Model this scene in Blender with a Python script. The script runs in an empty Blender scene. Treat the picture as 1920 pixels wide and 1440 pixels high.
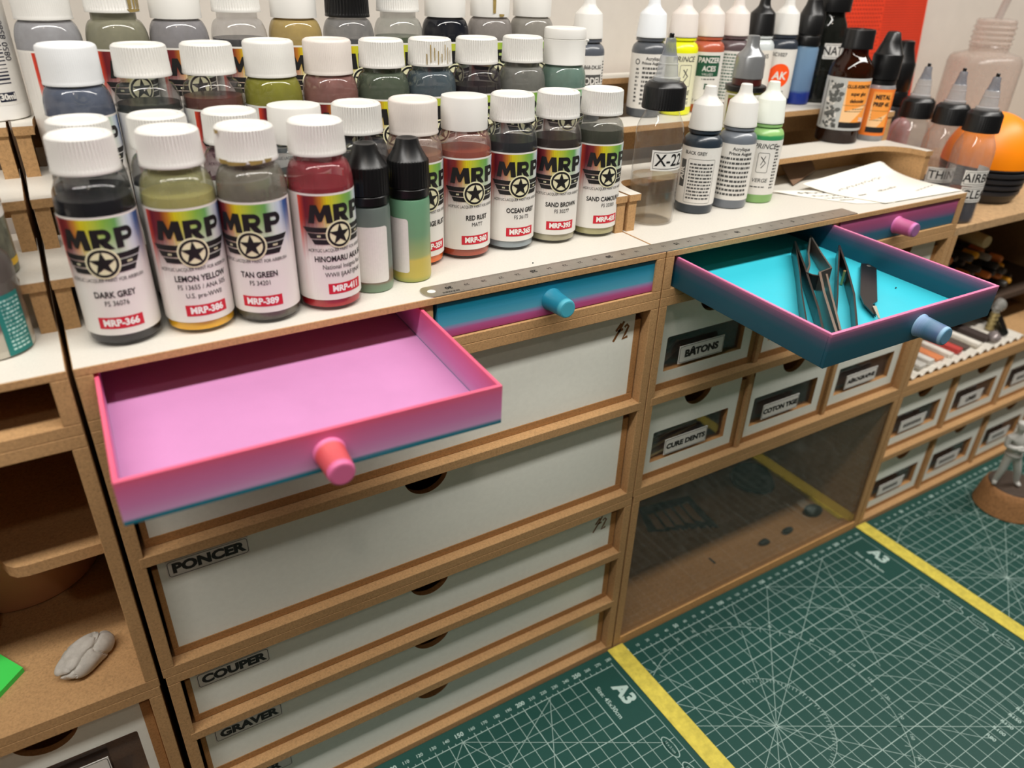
import bpy, bmesh, math, random
from math import pi, sin, cos, atan2, radians as RAD
from mathutils import Vector, Matrix, geometry
random.seed(7)
SC = bpy.context.scene
COL = SC.collection
# ------------------------------------------------------------ camera
T = .3254                      # height of the white top boards above the cutting mats
cam = bpy.data.cameras.new('camera'); cam_ob = bpy.data.objects.new('camera', cam); COL.objects.link(cam_ob)
RW = Matrix(((.85567136, -.51661377, .03060605), (-.2322157, -.43612745, -.86940711), (.46249582, .73681956, -.4931476)))
CAM = Vector((.12061287, -.30286257, .14280098 + T))
rx, ry, rz = RW[0], -RW[1], -RW[2]
m = Matrix((rx, ry, rz)).transposed().to_4x4(); m.translation = CAM
cam_ob.matrix_world = m
cam.sensor_width = 36; cam.lens = 36 * 1400.45 / 1920
cam.clip_start = .005; cam.clip_end = 20
cam.dof.use_dof = True; cam.dof.focus_distance = .41; cam.dof.aperture_fstop = 8.0
SC.camera = cam_ob
# ------------------------------------------------------------ light
SC.view_settings.view_transform = 'Standard'; SC.view_settings.look = 'None'
SC.view_settings.gamma = 1; SC.view_settings.use_curve_mapping = False
SC.view_settings.exposure = 0.0
w = bpy.data.worlds.new('room'); SC.world = w; w.use_nodes = True
w.node_tree.nodes['Background'].inputs[0].default_value = (.95, .88, .8, 1)
w.node_tree.nodes['Background'].inputs[1].default_value = .05
def area(name, loc, rot, sx, sy, power, col):
    l = bpy.data.lights.new(name, 'AREA'); l.shape = 'RECTANGLE'; l.size = sx; l.size_y = sy; l.energy = power; l.color = col
    o = bpy.data.objects.new(name, l); COL.objects.link(o); o.location = loc; o.rotation_euler = rot; return o
area('strip_lamp', (.42, -.31, 1.10), (RAD(18), 0, 0), 2.3, .08, 19.5, (1, .965, .91))
area('ceiling_lamp', (-.25, -1.3, 1.9), (RAD(35), RAD(-8), 0), .10, .10, 2.2, (1, .86, .72))
SC.cycles.transparent_max_bounces = 32; SC.cycles.max_bounces = 10
SC.cycles.sample_clamp_indirect = 4
# ------------------------------------------------------------ materials
def srgb(r, g, b):
    f = lambda c: ((c/255+.055)/1.055)**2.4 if c > 10 else c/255/12.92
    return (f(r), f(g), f(b), 1)
MATS = {}
def nt(name):
    m = bpy.data.materials.new(name); m.use_nodes = True; n = m.node_tree; n.nodes.clear()
    out = n.nodes.new('ShaderNodeOutputMaterial'); return m, n, out
def N(n, t, **kw):
    x = n.nodes.new('ShaderNode'+t)
    for k, v in kw.items():
        if k in x.inputs: x.inputs[k].default_value = v
        else: setattr(x, k, v)
    return x
def ramp(n, stops, interp='LINEAR'):
    r = n.nodes.new('ShaderNodeValToRGB'); r.color_ramp.interpolation = interp; e = r.color_ramp.elements
    while len(e) < len(stops): e.new(.5)
    for el, (p, c) in zip(e, stops): el.position = p; el.color = c
    return r
def P(name, col, rough=.5, metal=0, spec=.5, coat=0, noise=None, bump=None, sss=0):
    """principled; noise=(scale, amount) varies the colour, bump=(scale, strength)"""
    key = (name,)
    if key in MATS: return MATS[key]
    m, n, out = nt(name); b = N(n, 'BsdfPrincipled'); n.links.new(b.outputs[0], out.inputs[0])
    b.inputs['Base Color'].default_value = col; b.inputs['Roughness'].default_value = rough; b.inputs['Metallic'].default_value = metal
    b.inputs['Specular IOR Level'].default_value = spec; b.inputs['Coat Weight'].default_value = coat
    tc = N(n, 'TexCoord')
    if sss: b.inputs['Subsurface Weight'].default_value = sss; b.inputs['Subsurface Radius'].default_value = (.004, .004, .003)
    if noise:
        t = N(n, 'TexNoise', Scale=noise[0], Detail=5.0, Roughness=.65); n.links.new(tc.outputs['Object'], t.inputs['Vector'])
        a = noise[1]; r = ramp(n, [(.3, tuple(c*(1-a) for c in col[:3])+(1,)), (.7, tuple(min(1, c*(1+a)) for c in col[:3])+(1,))])
        n.links.new(t.outputs['Fac'], r.inputs[0]); n.links.new(r.outputs[0], b.inputs['Base Color'])
    if bump:
        t = N(n, 'TexNoise', Scale=bump[0], Detail=3.0); n.links.new(tc.outputs['Object'], t.inputs['Vector'])
        bp = N(n, 'Bump', Strength=bump[1], Distance=.0004); n.links.new(t.outputs['Fac'], bp.inputs['Height']); n.links.new(bp.outputs[0], b.inputs['Normal'])
    MATS[key] = m; return m
def mdf(name, col, fib=1.0):
    m, n, out = nt(name); b = N(n, 'BsdfPrincipled', Roughness=.85); n.links.new(b.outputs[0], out.inputs[0]); b.inputs['Specular IOR Level'].default_value = .2
    tc = N(n, 'TexCoord'); t = N(n, 'TexNoise', Scale=800.0*fib, Detail=6.0, Roughness=.7, Distortion=.6); n.links.new(tc.outputs['Object'], t.inputs['Vector'])
    r = ramp(n, [(.25, tuple(c*.62 for c in col[:3])+(1,)), (.5, col), (.78, tuple(min(1, c*1.25) for c in col[:3])+(1,))])
    n.links.new(t.outputs['Fac'], r.inputs[0])
    t2 = N(n, 'TexNoise', Scale=22.0, Detail=2.0); n.links.new(tc.outputs['Object'], t2.inputs['Vector'])
    mx = N(n, 'Mix', data_type='RGBA', blend_type='MULTIPLY'); mx.inputs[0].default_value = .35
    r2 = ramp(n, [(.3, (.7, .68, .66, 1)), (.7, (1, 1, 1, 1))]); n.links.new(t2.outputs['Fac'], r2.inputs[0])
    n.links.new(r.outputs[0], mx.inputs[6]); n.links.new(r2.outputs[0], mx.inputs[7]); n.links.new(mx.outputs[2], b.inputs['Base Color'])
    bp = N(n, 'Bump', Strength=.35, Distance=.0003); n.links.new(t.outputs['Fac'], bp.inputs['Height']); n.links.new(bp.outputs[0], b.inputs['Normal'])
    return m
def zgrad(name, z0, z1, stops, rough=.38, axis='Z', lines=5200.0):
    """layered filament print: colour changes along one axis with fine layer lines"""
    m, n, out = nt(name); b = N(n, 'BsdfPrincipled', Roughness=rough); n.links.new(b.outputs[0], out.inputs[0])
    tc = N(n, 'TexCoord'); s = N(n, 'SeparateXYZ'); n.links.new(tc.outputs['Object'], s.inputs[0])
    mr = N(n, 'MapRange'); mr.inputs[1].default_value = z0; mr.inputs[2].default_value = z1; n.links.new(s.outputs[axis], mr.inputs[0])
    mp = N(n, 'Mapping'); sc = [8, 8, 8]; sc['XYZ'.index(axis)] = lines*.35; mp.inputs['Scale'].default_value = sc; n.links.new(tc.outputs['Object'], mp.inputs[0])
    t = N(n, 'TexNoise', Scale=1.0, Detail=2.0); n.links.new(mp.outputs[0], t.inputs['Vector'])
    ad = N(n, 'Math', operation='MULTIPLY_ADD'); n.links.new(t.outputs['Fac'], ad.inputs[0]); ad.inputs[1].default_value = .14
    n.links.new(mr.outputs[0], ad.inputs[2]); sb = N(n, 'Math', operation='SUBTRACT'); n.links.new(ad.outputs[0], sb.inputs[0]); sb.inputs[1].default_value = .07
    r = ramp(n, stops); n.links.new(sb.outputs[0], r.inputs[0]); n.links.new(r.outputs[0], b.inputs['Base Color'])
    wv = N(n, 'Math', operation='SINE'); ml = N(n, 'Math', operation='MULTIPLY'); n.links.new(s.outputs[axis], ml.inputs[0]); ml.inputs[1].default_value = lines*6.283/ (1.6); n.links.new(ml.outputs[0], wv.inputs[0])
    a2 = N(n, 'Math', operation='ADD'); n.links.new(wv.outputs[0], a2.inputs[0]); n.links.new(t.outputs['Fac'], a2.inputs[1])
    bp = N(n, 'Bump', Strength=.25, Distance=.00012); n.links.new(a2.outputs[0], bp.inputs['Height']); n.links.new(bp.outputs[0], b.inputs['Normal'])
    return m
def film(name, col, alpha, gloss=.06, tint=(1, 1, 1, 1), var=.25, zlow=None):
    """clear plastic wall carrying a thin paint film"""
    key = ('film', name)
    if key in MATS: return MATS[key]
    m, n, out = nt(name)
    tr = N(n, 'BsdfTransparent', Color=tint); df = N(n, 'BsdfDiffuse', Color=col); gl = N(n, 'BsdfGlossy', Roughness=gloss)
    tl = N(n, 'BsdfTranslucent', Color=col); md = N(n, 'MixShader'); md.inputs[0].default_value = .35
    n.links.new(df.outputs[0], md.inputs[1]); n.links.new(tl.outputs[0], md.inputs[2])
    tc = N(n, 'TexCoord'); t = N(n, 'TexNoise', Scale=110.0, Detail=4.0); n.links.new(tc.outputs['Object'], t.inputs['Vector'])
    mr = N(n, 'MapRange'); mr.inputs[1].default_value = .3; mr.inputs[2].default_value = .7; mr.inputs[3].default_value = max(0, alpha-var*alpha); mr.inputs[4].default_value = min(1, alpha+var*alpha)
    n.links.new(t.outputs['Fac'], mr.inputs[0])
    fa = mr.outputs[0]
    if zlow:                       # the film of dried paint thins out towards the foot of the jar
        sx = N(n, 'SeparateXYZ'); n.links.new(tc.outputs['Object'], sx.inputs[0]); mz = N(n, 'MapRange', interpolation_type='SMOOTHSTEP'); mz.inputs[1].default_value = .004; mz.inputs[2].default_value = .04; mz.inputs[3].default_value = zlow; mz.inputs[4].default_value = 1
        n.links.new(sx.outputs['Z'], mz.inputs[0]); mm = N(n, 'Math', operation='MULTIPLY'); n.links.new(mz.outputs[0], mm.inputs[0]); n.links.new(fa, mm.inputs[1]); fa = mm.outputs[0]
    m1 = N(n, 'MixShader'); n.links.new(fa, m1.inputs[0]); n.links.new(tr.outputs[0], m1.inputs[1]); n.links.new(md.outputs[0], m1.inputs[2])
    lw = N(n, 'LayerWeight', Blend=.5); pw = N(n, 'Math', operation='POWER'); n.links.new(lw.outputs['Facing'], pw.inputs[0]); pw.inputs[1].default_value = 5.0
    fr = N(n, 'Math', operation='MULTIPLY_ADD'); n.links.new(pw.outputs[0], fr.inputs[0]); fr.inputs[1].default_value = .9; fr.inputs[2].default_value = .04; m2 = N(n, 'MixShader'); n.links.new(fr.outputs[0], m2.inputs[0]); n.links.new(m1.outputs[0], m2.inputs[1]); n.links.new(gl.outputs[0], m2.inputs[2])
    n.links.new(m2.outputs[0], out.inputs[0]); MATS[key] = m; return m
def liquid(name, stops, h=.06, rough=.25):
    key = ('liq', name)
    if key in MATS: return MATS[key]
    m, n, out = nt(name); b = N(n, 'BsdfPrincipled', Roughness=rough); n.links.new(b.outputs[0], out.inputs[0])
    tc = N(n, 'TexCoord'); s = N(n, 'SeparateXYZ'); n.links.new(tc.outputs['Object'], s.inputs[0])
    t = N(n, 'TexNoise', Scale=140.0, Detail=3.0); n.links.new(tc.outputs['Object'], t.inputs['Vector'])
    ad = N(n, 'Math', operation='MULTIPLY_ADD'); n.links.new(t.outputs['Fac'], ad.inputs[0]); ad.inputs[1].default_value = .002; n.links.new(s.outputs['Z'], ad.inputs[2])
    mr = N(n, 'MapRange'); mr.inputs[1].default_value = .001; mr.inputs[2].default_value = h; n.links.new(ad.outputs[0], mr.inputs[0])
    r = ramp(n, stops); n.links.new(mr.outputs[0], r.inputs[0]); n.links.new(r.outputs[0], b.inputs['Base Color']); MATS[key] = m; return m
MDF = mdf('mdf_board', srgb(190, 150, 104)); MDFI = mdf('mdf_drawer', srgb(178, 132, 84))
WHITE_TOP = P('white_melamine_top', srgb(216, 211, 201), .42, noise=(900, .05))
FACE = P('white_drawer_face', srgb(238, 239, 229), .45, noise=(300, .03))
BLACK = P('black_plastic', srgb(14, 14, 15), .33)
INK = P('black_ink', srgb(18, 17, 18), .55)
WHITEINK = P('white_ink', srgb(176, 200, 192), .6)
WCAP = P('white_cap_plastic', srgb(226, 224, 219), .38, sss=.0)
PCAP = P('cream_cap_plastic', srgb(224, 215, 208), .42)
PAPER = P('white_label_paper', srgb(226, 223, 217), .5, noise=(700, .03))
RED = P('red_label_ink', srgb(200, 24, 48), .5)
# ------------------------------------------------------------ geometry
class MB:
    def __init__(s): s.v = []; s.f = []; s.m = []; s.sm = []
    def add(s, v, f, mi=0, smooth=False):
        o = len(s.v); s.v += [tuple(p) for p in v]
        for q in f: s.f.append(tuple(i+o for i in q)); s.m.append(mi); s.sm.append(smooth)
        return s
    def box(s, x0, x1, y0, y1, z0, z1, mi=0, b=.0003, mtop=None):
        xs = ((x0, x1), (y0, y1), (z0, z1)); b = min(b, *(abs(q-p)*.3 for p, q in xs))
        bm = bmesh.new(); vs = [bm.verts.new((x, y, z)) for z in (z0, z1) for y in (y0, y1) for x in (x0, x1)]
        for q in ((0, 2, 3, 1), (4, 5, 7, 6), (0, 1, 5, 4), (2, 6, 7, 3), (0, 4, 6, 2), (1, 3, 7, 5)): bm.faces.new([vs[i] for i in q])
        if b > 0: bmesh.ops.bevel(bm, geom=list(bm.edges), offset=b, segments=1, affect='EDGES')
        bm.verts.index_update(); o = len(s.v); s.v += [tuple(v.co) for v in bm.verts]
        for f in bm.faces:
            s.f.append(tuple(v.index+o for v in f.verts)); s.sm.append(False)
            s.m.append(mtop if (mtop is not None and f.normal.z > .9) else mi)
        bm.free(); return s
    def prism(s, pts, fn, d0, d1, mi=0, mside=None):
        """polygon pts (2D) extruded between depths d0,d1; fn(a,b,d)->xyz"""
        n = len(pts); tri = geometry.tessellate_polygon([[Vector((p[0], p[1], 0)) for p in pts]])
        v = [fn(p[0], p[1], d) for d in (d0, d1) for p in pts]
        f = [tuple(t) for t in tri] + [tuple(i+n for i in reversed(t)) for t in tri]
        s.add(v, f, mi); s.add(v, [(i, (i+1) % n, (i+1) % n+n, i+n) for i in range(n)], mi if mside is None else mside); return s
    def lathe(s, prof, seg=48, mi=0, cx=0, cy=0, z0=0, mod=None, cap=True, smooth=True):
        v = []; f = []
        for k, (r, z) in enumerate(prof):
            for i in range(seg):
                a = 2*pi*i/seg; rr = r if mod is None else mod(r, z, a, i)
                v.append((cx+rr*cos(a), cy+rr*sin(a), z0+z))
        for k in range(len(prof)-1):
            for i in range(seg):
                j = (i+1) % seg; f.append((k*seg+i, k*seg+j, (k+1)*seg+j, (k+1)*seg+i))
        s.add(v, f, mi, smooth)
        if cap:
            s.add(v[:seg], [tuple(range(seg-1, -1, -1))], mi); s.add(v[-seg:], [tuple(range(seg))], mi)
        return s
    def tube(s, pts, r, seg=10, mi=0, smooth=True):
        pts = [Vector(p) for p in pts]; rs = r if isinstance(r, (list, tuple)) else [r]*len(pts); v = []; n = len(pts); up = Vector((0, 0, 1))
        for k, p in enumerate(pts):
            d = (pts[min(k+1, n-1)]-pts[max(k-1, 0)]).normalized(); a = d.cross(up if abs(d.z) < .9 else Vector((1, 0, 0))).normalized(); b = d.cross(a)
            v += [p+a*rs[k]*cos(2*pi*i/seg)+b*rs[k]*sin(2*pi*i/seg) for i in range(seg)]
        f = [(k*seg+i, k*seg+(i+1) % seg, (k+1)*seg+(i+1) % seg, (k+1)*seg+i) for k in range(n-1) for i in range(seg)]
        s.add(v, f, mi, smooth); s.add(v[:seg], [tuple(range(seg-1, -1, -1))], mi); s.add(v[-seg:], [tuple(range(seg))], mi); return s
    def ribbon(s, pts, th, z0, z1, mi=0):
        """vertical strip standing on edge along a plan path; z0,z1 may be lists"""
        pts = [Vector(p) for p in pts]; n = len(pts); Z0 = z0 if isinstance(z0, list) else [z0]*n; Z1 = z1 if isinstance(z1, list) else [z1]*n; v = []
        for k, p in enumerate(pts):
            d = (pts[min(k+1, n-1)]-pts[max(k-1, 0)]).normalized(); q = Vector((-d.y, d.x))*th/2
            v += [(p.x+q.x, p.y+q.y, Z0[k]), (p.x-q.x, p.y-q.y, Z0[k]), (p.x-q.x, p.y-q.y, Z1[k]), (p.x+q.x, p.y+q.y, Z1[k])]
        f = [(4*k+i, 4*k+(i+1) % 4, 4*k+4+(i+1) % 4, 4*k+4+i) for k in range(n-1) for i in range(4)]+[(3, 2, 1, 0), (4*n-4, 4*n-3, 4*n-2, 4*n-1)]
        return s.add(v, f, mi)
def build(name, mb, mats, parent=None, off=None):
    """off: world position of the thing's base, subtracted so the mesh is local to it"""
    me = bpy.data.meshes.new(name); o = off or (parent and parent.get('_b')) or (0, 0, 0)
    me.from_pydata([(p[0]-o[0], p[1]-o[1], p[2]-o[2]) for p in mb.v], [], mb.f)
    me.polygons.foreach_set('material_index', mb.m); me.polygons.foreach_set('use_smooth', mb.sm)
    bm = bmesh.new(); bm.from_mesh(me); bmesh.ops.recalc_face_normals(bm, faces=bm.faces)
    for e in bm.edges:
        if len(e.link_faces) == 2 and e.calc_face_angle() > .6: e.smooth = False
    bm.to_mesh(me); bm.free()
    for mt in (mats if isinstance(mats, (list, tuple)) else [mats]): me.materials.append(mt)
    ob = bpy.data.objects.new(name, me); COL.objects.link(ob)
    if parent:
        ob.parent = parent
        if parent.get('_b') is not None: ob['_b'] = parent['_b']
    return ob
def thing(name, label, cat, loc=(0, 0, 0), rz=0, group=None, world=True):
    """an Empty at the thing's base; world=True lets its parts be written in world coordinates"""
    o = bpy.data.objects.new(name, None); COL.objects.link(o); o.empty_display_size = .01
    o.location = loc; o.rotation_euler = (0, 0, rz); tag(o, label, cat, group)
    if world: o['_b'] = tuple(loc)
    return o
def tag(o, label, cat, group=None, kind=None):
    o['label'] = label; o['category'] = cat
    if group: o['group'] = group
    if kind: o['kind'] = kind
    return o
def solo(name, mb, mats, base, label, cat, group=None, kind=None):
    o = build(name, mb, mats, off=base); o.location = base; return tag(o, label, cat, group, kind)
# ------------------------------------------------------------ flat print: polygons in the plane, laid flat or wrapped round a bottle
TXT = {}
def text2d(s, size, bold=0, sx=1, align='CENTER', shear=0, space=1):
    k = (s, size, bold, sx, align, shear, space)
    if k in TXT: return TXT[k]
    c = bpy.data.curves.new('t', 'FONT'); c.body = s; c.size = size; c.align_x = align; c.align_y = 'CENTER'; c.offset = bold*size; c.shear = shear; c.space_character = space; c.resolution_u = 3
    o = bpy.data.objects.new('t', c); COL.objects.link(o); dg = bpy.context.evaluated_depsgraph_get(); dg.update()
    me = bpy.data.meshes.new_from_object(o.evaluated_get(dg))
    r = ([(v.co.x*sx, v.co.y) for v in me.vertices], [tuple(p.vertices) for p in me.polygons])
    bpy.data.objects.remove(o); bpy.data.curves.remove(c); bpy.data.meshes.remove(me); TXT[k] = r; return r
class Art:
    def __init__(s): s.p = []      # (verts2d, faces, material index, layer)
    def text(s, t, x, y, size, mi=0, rot=0, ly=1, **k):
        v, f = text2d(t, size, **k); c, q = cos(rot), sin(rot); s.p.append(([(x+a*c-b*q, y+a*q+b*c) for a, b in v], f, mi, ly)); return s
    def poly(s, pts, mi=0, ly=0):
        tr = geometry.tessellate_polygon([[Vector((p[0], p[1], 0)) for p in pts]]); s.p.append((list(pts), [tuple(t) for t in tr], mi, ly)); return s
    def rect(s, x0, x1, y0, y1, mi=0, ly=0): s.p.append(([(x0, y0), (x1, y0), (x1, y1), (x0, y1)], [(0, 1, 2, 3)], mi, ly)); return s
    def strip(s, pts, w, mi=0, ly=0):
        P_ = [Vector(p) for p in pts]; n = len(P_); v = []
        for i, p in enumerate(P_):
            d = (P_[min(i+1, n-1)]-P_[max(i-1, 0)]).normalized(); q = Vector((-d.y, d.x))*w/2; v += [tuple(p+q), tuple(p-q)]
        s.p.append((v, [(2*i, 2*i+1, 2*i+3, 2*i+2) for i in range(n-1)], mi, ly)); return s
    def ring(s, x, y, r, w, a0=0, a1=2*pi, mi=0, ly=0, n=40, ky=1): return s.strip([(x+r*cos(a0+(a1-a0)*i/n), y+ky*r*sin(a0+(a1-a0)*i/n)) for i in range(n+1)], w, mi, ly)
    def rrect(s, x0, x1, y0, y1, r, w=None, mi=0, ly=0):
        pts = []
        for cx, cy, a in ((x1-r, y1-r, 0), (x0+r, y1-r, pi/2), (x0+r, y0+r, pi), (x1-r, y0+r, 1.5*pi)): pts += [(cx+r*cos(a+pi/2*i/5), cy+r*sin(a+pi/2*i/5)) for i in range(6)]
        return s.strip(pts+[pts[0], pts[1]], w, mi, ly) if w else s.poly(pts, mi, ly)
    def flat(s, mb, O, U, V, eps=.00012, mis=0):
        O, U, V = Vector(O), Vector(U), Vector(V); W = U.cross(V)
        for v, f, mi, ly in s.p: mb.add([O+U*a+V*b+W*eps*(1+ly) for a, b in v], f, mi+mis)
        return mb
    def surf(s, mb, fn, mis=0):
        for v, f, mi, ly in s.p: mb.add([fn(a, b, ly) for a, b in v], f, mi+mis)
        return mb
    def wrap(s, mb, r, z0, phi=0, eps=.00007, step=.0011, mis=0):
        """wrap round a cylinder of radius r; x=0 faces local -Y"""
        for v, f, mi, ly in s.p:
            bm = bmesh.new(); vs = [bm.verts.new((a, b, 0)) for a, b in v]
            for q in f:
                try: bm.faces.new([vs[i] for i in q])
                except ValueError: pass
            x0 = min(a for a, b in v); x1 = max(a for a, b in v); k = math.floor(x0/step)+1
            while k*step < x1:
                bmesh.ops.bisect_plane(bm, geom=list(bm.verts)+list(bm.edges)+list(bm.faces), plane_co=(k*step, 0, 0), plane_no=(1, 0, 0)); k += 1
            bm.verts.index_update(); rr = r+eps*(1+ly)
            mb.add([(rr*sin(p.co.x/r+phi), -rr*cos(p.co.x/r+phi), z0+p.co.y) for p in bm.verts], [tuple(q.index for q in fc.verts) for fc in bm.faces], mi+mis); bm.free()
        return mb
# ------------------------------------------------------------ the setting
DZ = -.003                     # desk top under the 3 mm cutting mats
YB = .19                       # back of the cabinets, against the wall
def struct(name, mb, mats): o = build(name, mb, mats); o['kind'] = 'structure'; return o
struct('wall_back', MB().box(-1.7, 2.9, .2, .23, -.78, 1.9, b=0), P('wall_paint', srgb(206, 199, 190), .8, noise=(60, .03)))
struct('floor', MB().box(-1.7, 2.9, -2.2, .23, -.82, -.78, b=0), P('floor_boards', srgb(120, 104, 90), .6))
struct('wall_left', MB().box(-1.73, -1.7, -2.2, .23, -.78, 1.9, b=0), P('wall_paint', 0))
struct('wall_right', MB().box(2.9, 2.93, -2.2, .23, -.78, 1.9, b=0), P('wall_paint', 0))
solo('desk', MB().box(-.6, 1.9, -.75, .199, DZ-.03, DZ), P('desk_laminate', srgb(120, 90, 66), .5, noise=(40, .2)), (.6, -.2, DZ-.03), 'brown desk top that carries the cutting mats and the wooden drawer units', 'desk')
# ------------------------------------------------------------ cabinet carcasses
t = .006
def carcass(name, label, cat, x0, x1, z0, z1, shelves=(), floor=True, top=True, group=None, topmat=None, back=True, sy=0.0):
    r = thing(name, label, cat, (x0, 0, z0), group=group)
    for a in (x0, x1-t): build('side_panel', MB().box(a, a+t, 0, YB, z0+(t if floor else 0), z1-t), MDF, r)
    if floor: build('bottom_panel', MB().box(x0, x1, 0, YB, z0, z0+t), MDF, r)
    if top: build('top_panel', MB().box(x0, x1, 0, YB, z1-t, z1, mtop=1 if topmat else None), [MDF]+([topmat] if topmat else []), r)
    if back: build('back_panel', MB().box(x0+t, x1-t, YB-.003, YB, z0+t, z1-t), MDF, r)
    for z in shelves: build('shelf', MB().box(x0+t-.0022, x1-t+.0022, sy-.0002, YB-.003, z, z+t), MDF, r)
    return r
def front(r, x0, x1, z0, z1, y=.0062, win=None, notch=None, strip=.0052, sl=.0028, depth=.15, art=None, mats=(), lab=None):
    """drawer: MDF tray whose edges show round a white face; notch=(x,r) finger cut-out, win=(x0,x1,z0,z1) glazed window"""
    fx0, fx1, fz0, fz1 = x0+sl, x1-sl-.002, z0+strip, z1
    d = MB().box(x0, x1, y, y+depth, z0, z0+strip).box(x0, fx0, y, y+depth, z0+strip, z1-.006).box(fx1, x1, y, y+depth, z0+strip, z1-.006).box(fx0, fx1, y+depth-.004, y+depth, z0+strip, z1-.006)
    o = build('drawer', d, MDFI, r)
    pts = [(fx0, fz0), (fx1, fz0), (fx1, fz1)]
    if notch:
        cx, R = notch; pts += [(cx+R*cos(-pi*i/18), fz1+R*sin(-pi*i/18)) for i in range(19)]
    pts.append((fx0, fz1))
    fn = lambda a, b, q: (a, q, b)
    f = MB()
    if not win: f.prism(pts, fn, y+.0002, y+.004, 0, 1)
    else:
        a, b, c, e = win; q = .0012
        # frame split into strips round the window, rounded upper corners
        up = [(fx0, e), (fx1, e), (fx1, fz1)]+(pts[3:-1] if notch else [])+[(fx0, fz1)]
        for pp in (up, [(fx0, fz0), (fx1, fz0), (fx1, c), (fx0, c)], [(fx0, c), (a, c), (a, e), (fx0, e)], [(b, c), (fx1, c), (fx1, e), (b, e)],
                   [(a, e-q), (a+q*.3, e-q*.3), (a+q, e), (a, e)], [(b, e-q), (b, e), (b-q, e), (b-q*.3, e-q*.3)]): f.prism(pp, fn, y+.0002, y+.004, 0, 1)
    build('front_panel', f, [FACE, MDFI], o)
    if win: build('window_pane', MB().box(win[0], win[1], y+.0030, y+.0036, win[2], win[3], b=0), film('drawer_window', (.6, .6, .58, 1), .05, .03), o)
    if lab:
        la, lb, lc, le, txt, size = lab; mb = MB()
        Art().rrect(la, lb, lc, le, .0016).flat(mb, (0, y-.0001 if not win else y+.0029, 0), (1, 0, 0), (0, 0, 1), 0) if False else None
        yy = y+.0002-.0002 if not win else y-.0002
        mb.box(la, lb, yy-.0002, yy+.0002, lc, le, 0, b=0)
        A = Art().rrect(la+.0006, lb-.0006, lc+.0006, le-.0006, .0014, .00030, 1)
        if isinstance(txt, str): A.text(txt, (la+lb)/2, (lc+le)/2-.0001, size, 1, bold=.055, sx=1.10)
        else: 
            for a, b in txt: A.rect(a, b, (lc+le)/2-size/2, (lc+le)/2+size/2, 1)
        A.flat(mb, (0, yy-.0002, 0), (1, 0, 0), (0, 0, 1), .00006)
        build('name_card', mb, [PAPER, INK], o)
    if art:
        mb = MB(); art.flat(mb, (0, y+.0002, 0), (1, 0, 0), (0, 0, 1), .00008); build('pencil_mark', mb, list(mats), o)
    return o
PEN = P('brown_pen', srgb(126, 78, 28), .6)
def half(x, z, s):          # hand-drawn one-half sign
    a = Art(); w = .0017*s/.011
    a.strip([(x-.0045, z+.001), (x-.001, z+.0055)], w); a.strip([(x-.006, z-.0055), (x-.0025, z), (x+.001, z+.0065)], w); a.strip([(x-.003, z+.0005), (x+.0008, z+.0015)], w)
    a.strip([(x+.0018, z+.0025), (x+.0035, z+.004), (x+.0048, z+.0025), (x+.0028, z-.002), (x+.001, z-.005), (x+.0048, z-.0042)], w)
    return a
XA0, XA1 = .1100, .4122       # first 30 cm unit
XB0, XB1 = .4130, .7135       # second unit
XC0, XC1 = .7145, 1.0150      # third unit
XZ0, XZ1 = -.1940, .1078      # unit left of the gap
# wide drawers: unit with two, unit with three
u = carcass('drawer_unit', 'wooden unit of two wide white drawers, under the open pink tray', 'drawer unit', XA0, XA1, .148, .2964, shelves=(.2202,))
front(u, .1175, .4052, .2262, .2885, notch=(.2605, .0135), art=half(.391, .277, .011), mats=[PEN])
front(u, .1175, .4052, .154, .2185, notch=(.2605, .0135), lab=(.1238, .1622, .2046, .2148, 'PONCER', .0078))
u = carcass('drawer_unit', 'low wooden unit of three shallow white drawers beside the cutting mats', 'drawer unit', XA0+.0008, XA1, DZ, .148, shelves=(.0950, .0467))
front(u, .1185, .4052, .1012, .1405, notch=(.2605, .0135), art=half(.3915, .1285, .009), mats=[PEN], lab=(.1242, .1622, .1252, .1355, 'COUPER', .0078))
front(u, .1185, .4052, .0527, .0935, notch=(.2605, .0135), lab=(.1258, .1636, .0785, .0888, 'GRAVER', .0078))
front(u, .1185, .4052, .0030, .0452, notch=(.2605, .0135), lab=(.1262, .1640, .0310, .0410, 'LIMER', .0078))
# small windowed drawers
def small(u, x0, z0, h, txt, size, strip=.0052, fill=None):
    w = .0915; fx = x0+.0022
    o = front(u, x0, x0+w, z0, z0+h, win=(x0+.0078, x0+.0782, z0+.0135, z0+.0382), notch=(x0+.0440, .0130), strip=strip, sl=.0030,
          lab=(x0+.0195, x0+.0592, z0+.0163, z0+.0290, txt, size))
    return o
def dashes(xc, n, w): return [(xc+(i-n/2)*w, xc+(i-n/2)*w+w*.72) for i in range(n)]
u = carcass('drawer_unit', 'wooden unit of six small windowed drawers, under the open teal tray', 'drawer unit', XB0, XB1, .148, .2964, shelves=(.2202,))
cols = [.4218, .5190, .6160]
for x in (.5138, .6110): 
    for a, b in ((.154, .2202), (.2262, .2904)): build('divider', MB().box(x, x+.004, .004, YB-.003, a, b), MDF, u)
six = {}
for i, (tx, sz) in enumerate([('B\u00c2TONS', .0070), (None, 0), (None, 0)]): six[(0, i)] = small(u, cols[i], .2262, .0625, tx or dashes(cols[i]+.039, 7, .0036), sz or .004)
for i, (tx, sz) in enumerate([('CURE DENTS', .0056), ('COTON TIGE', .0056), ('A\u00c9ROGRAPHE', .0050)]): six[(1, i)] = small(u, cols[i], .154, .0645, tx, sz)
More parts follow.
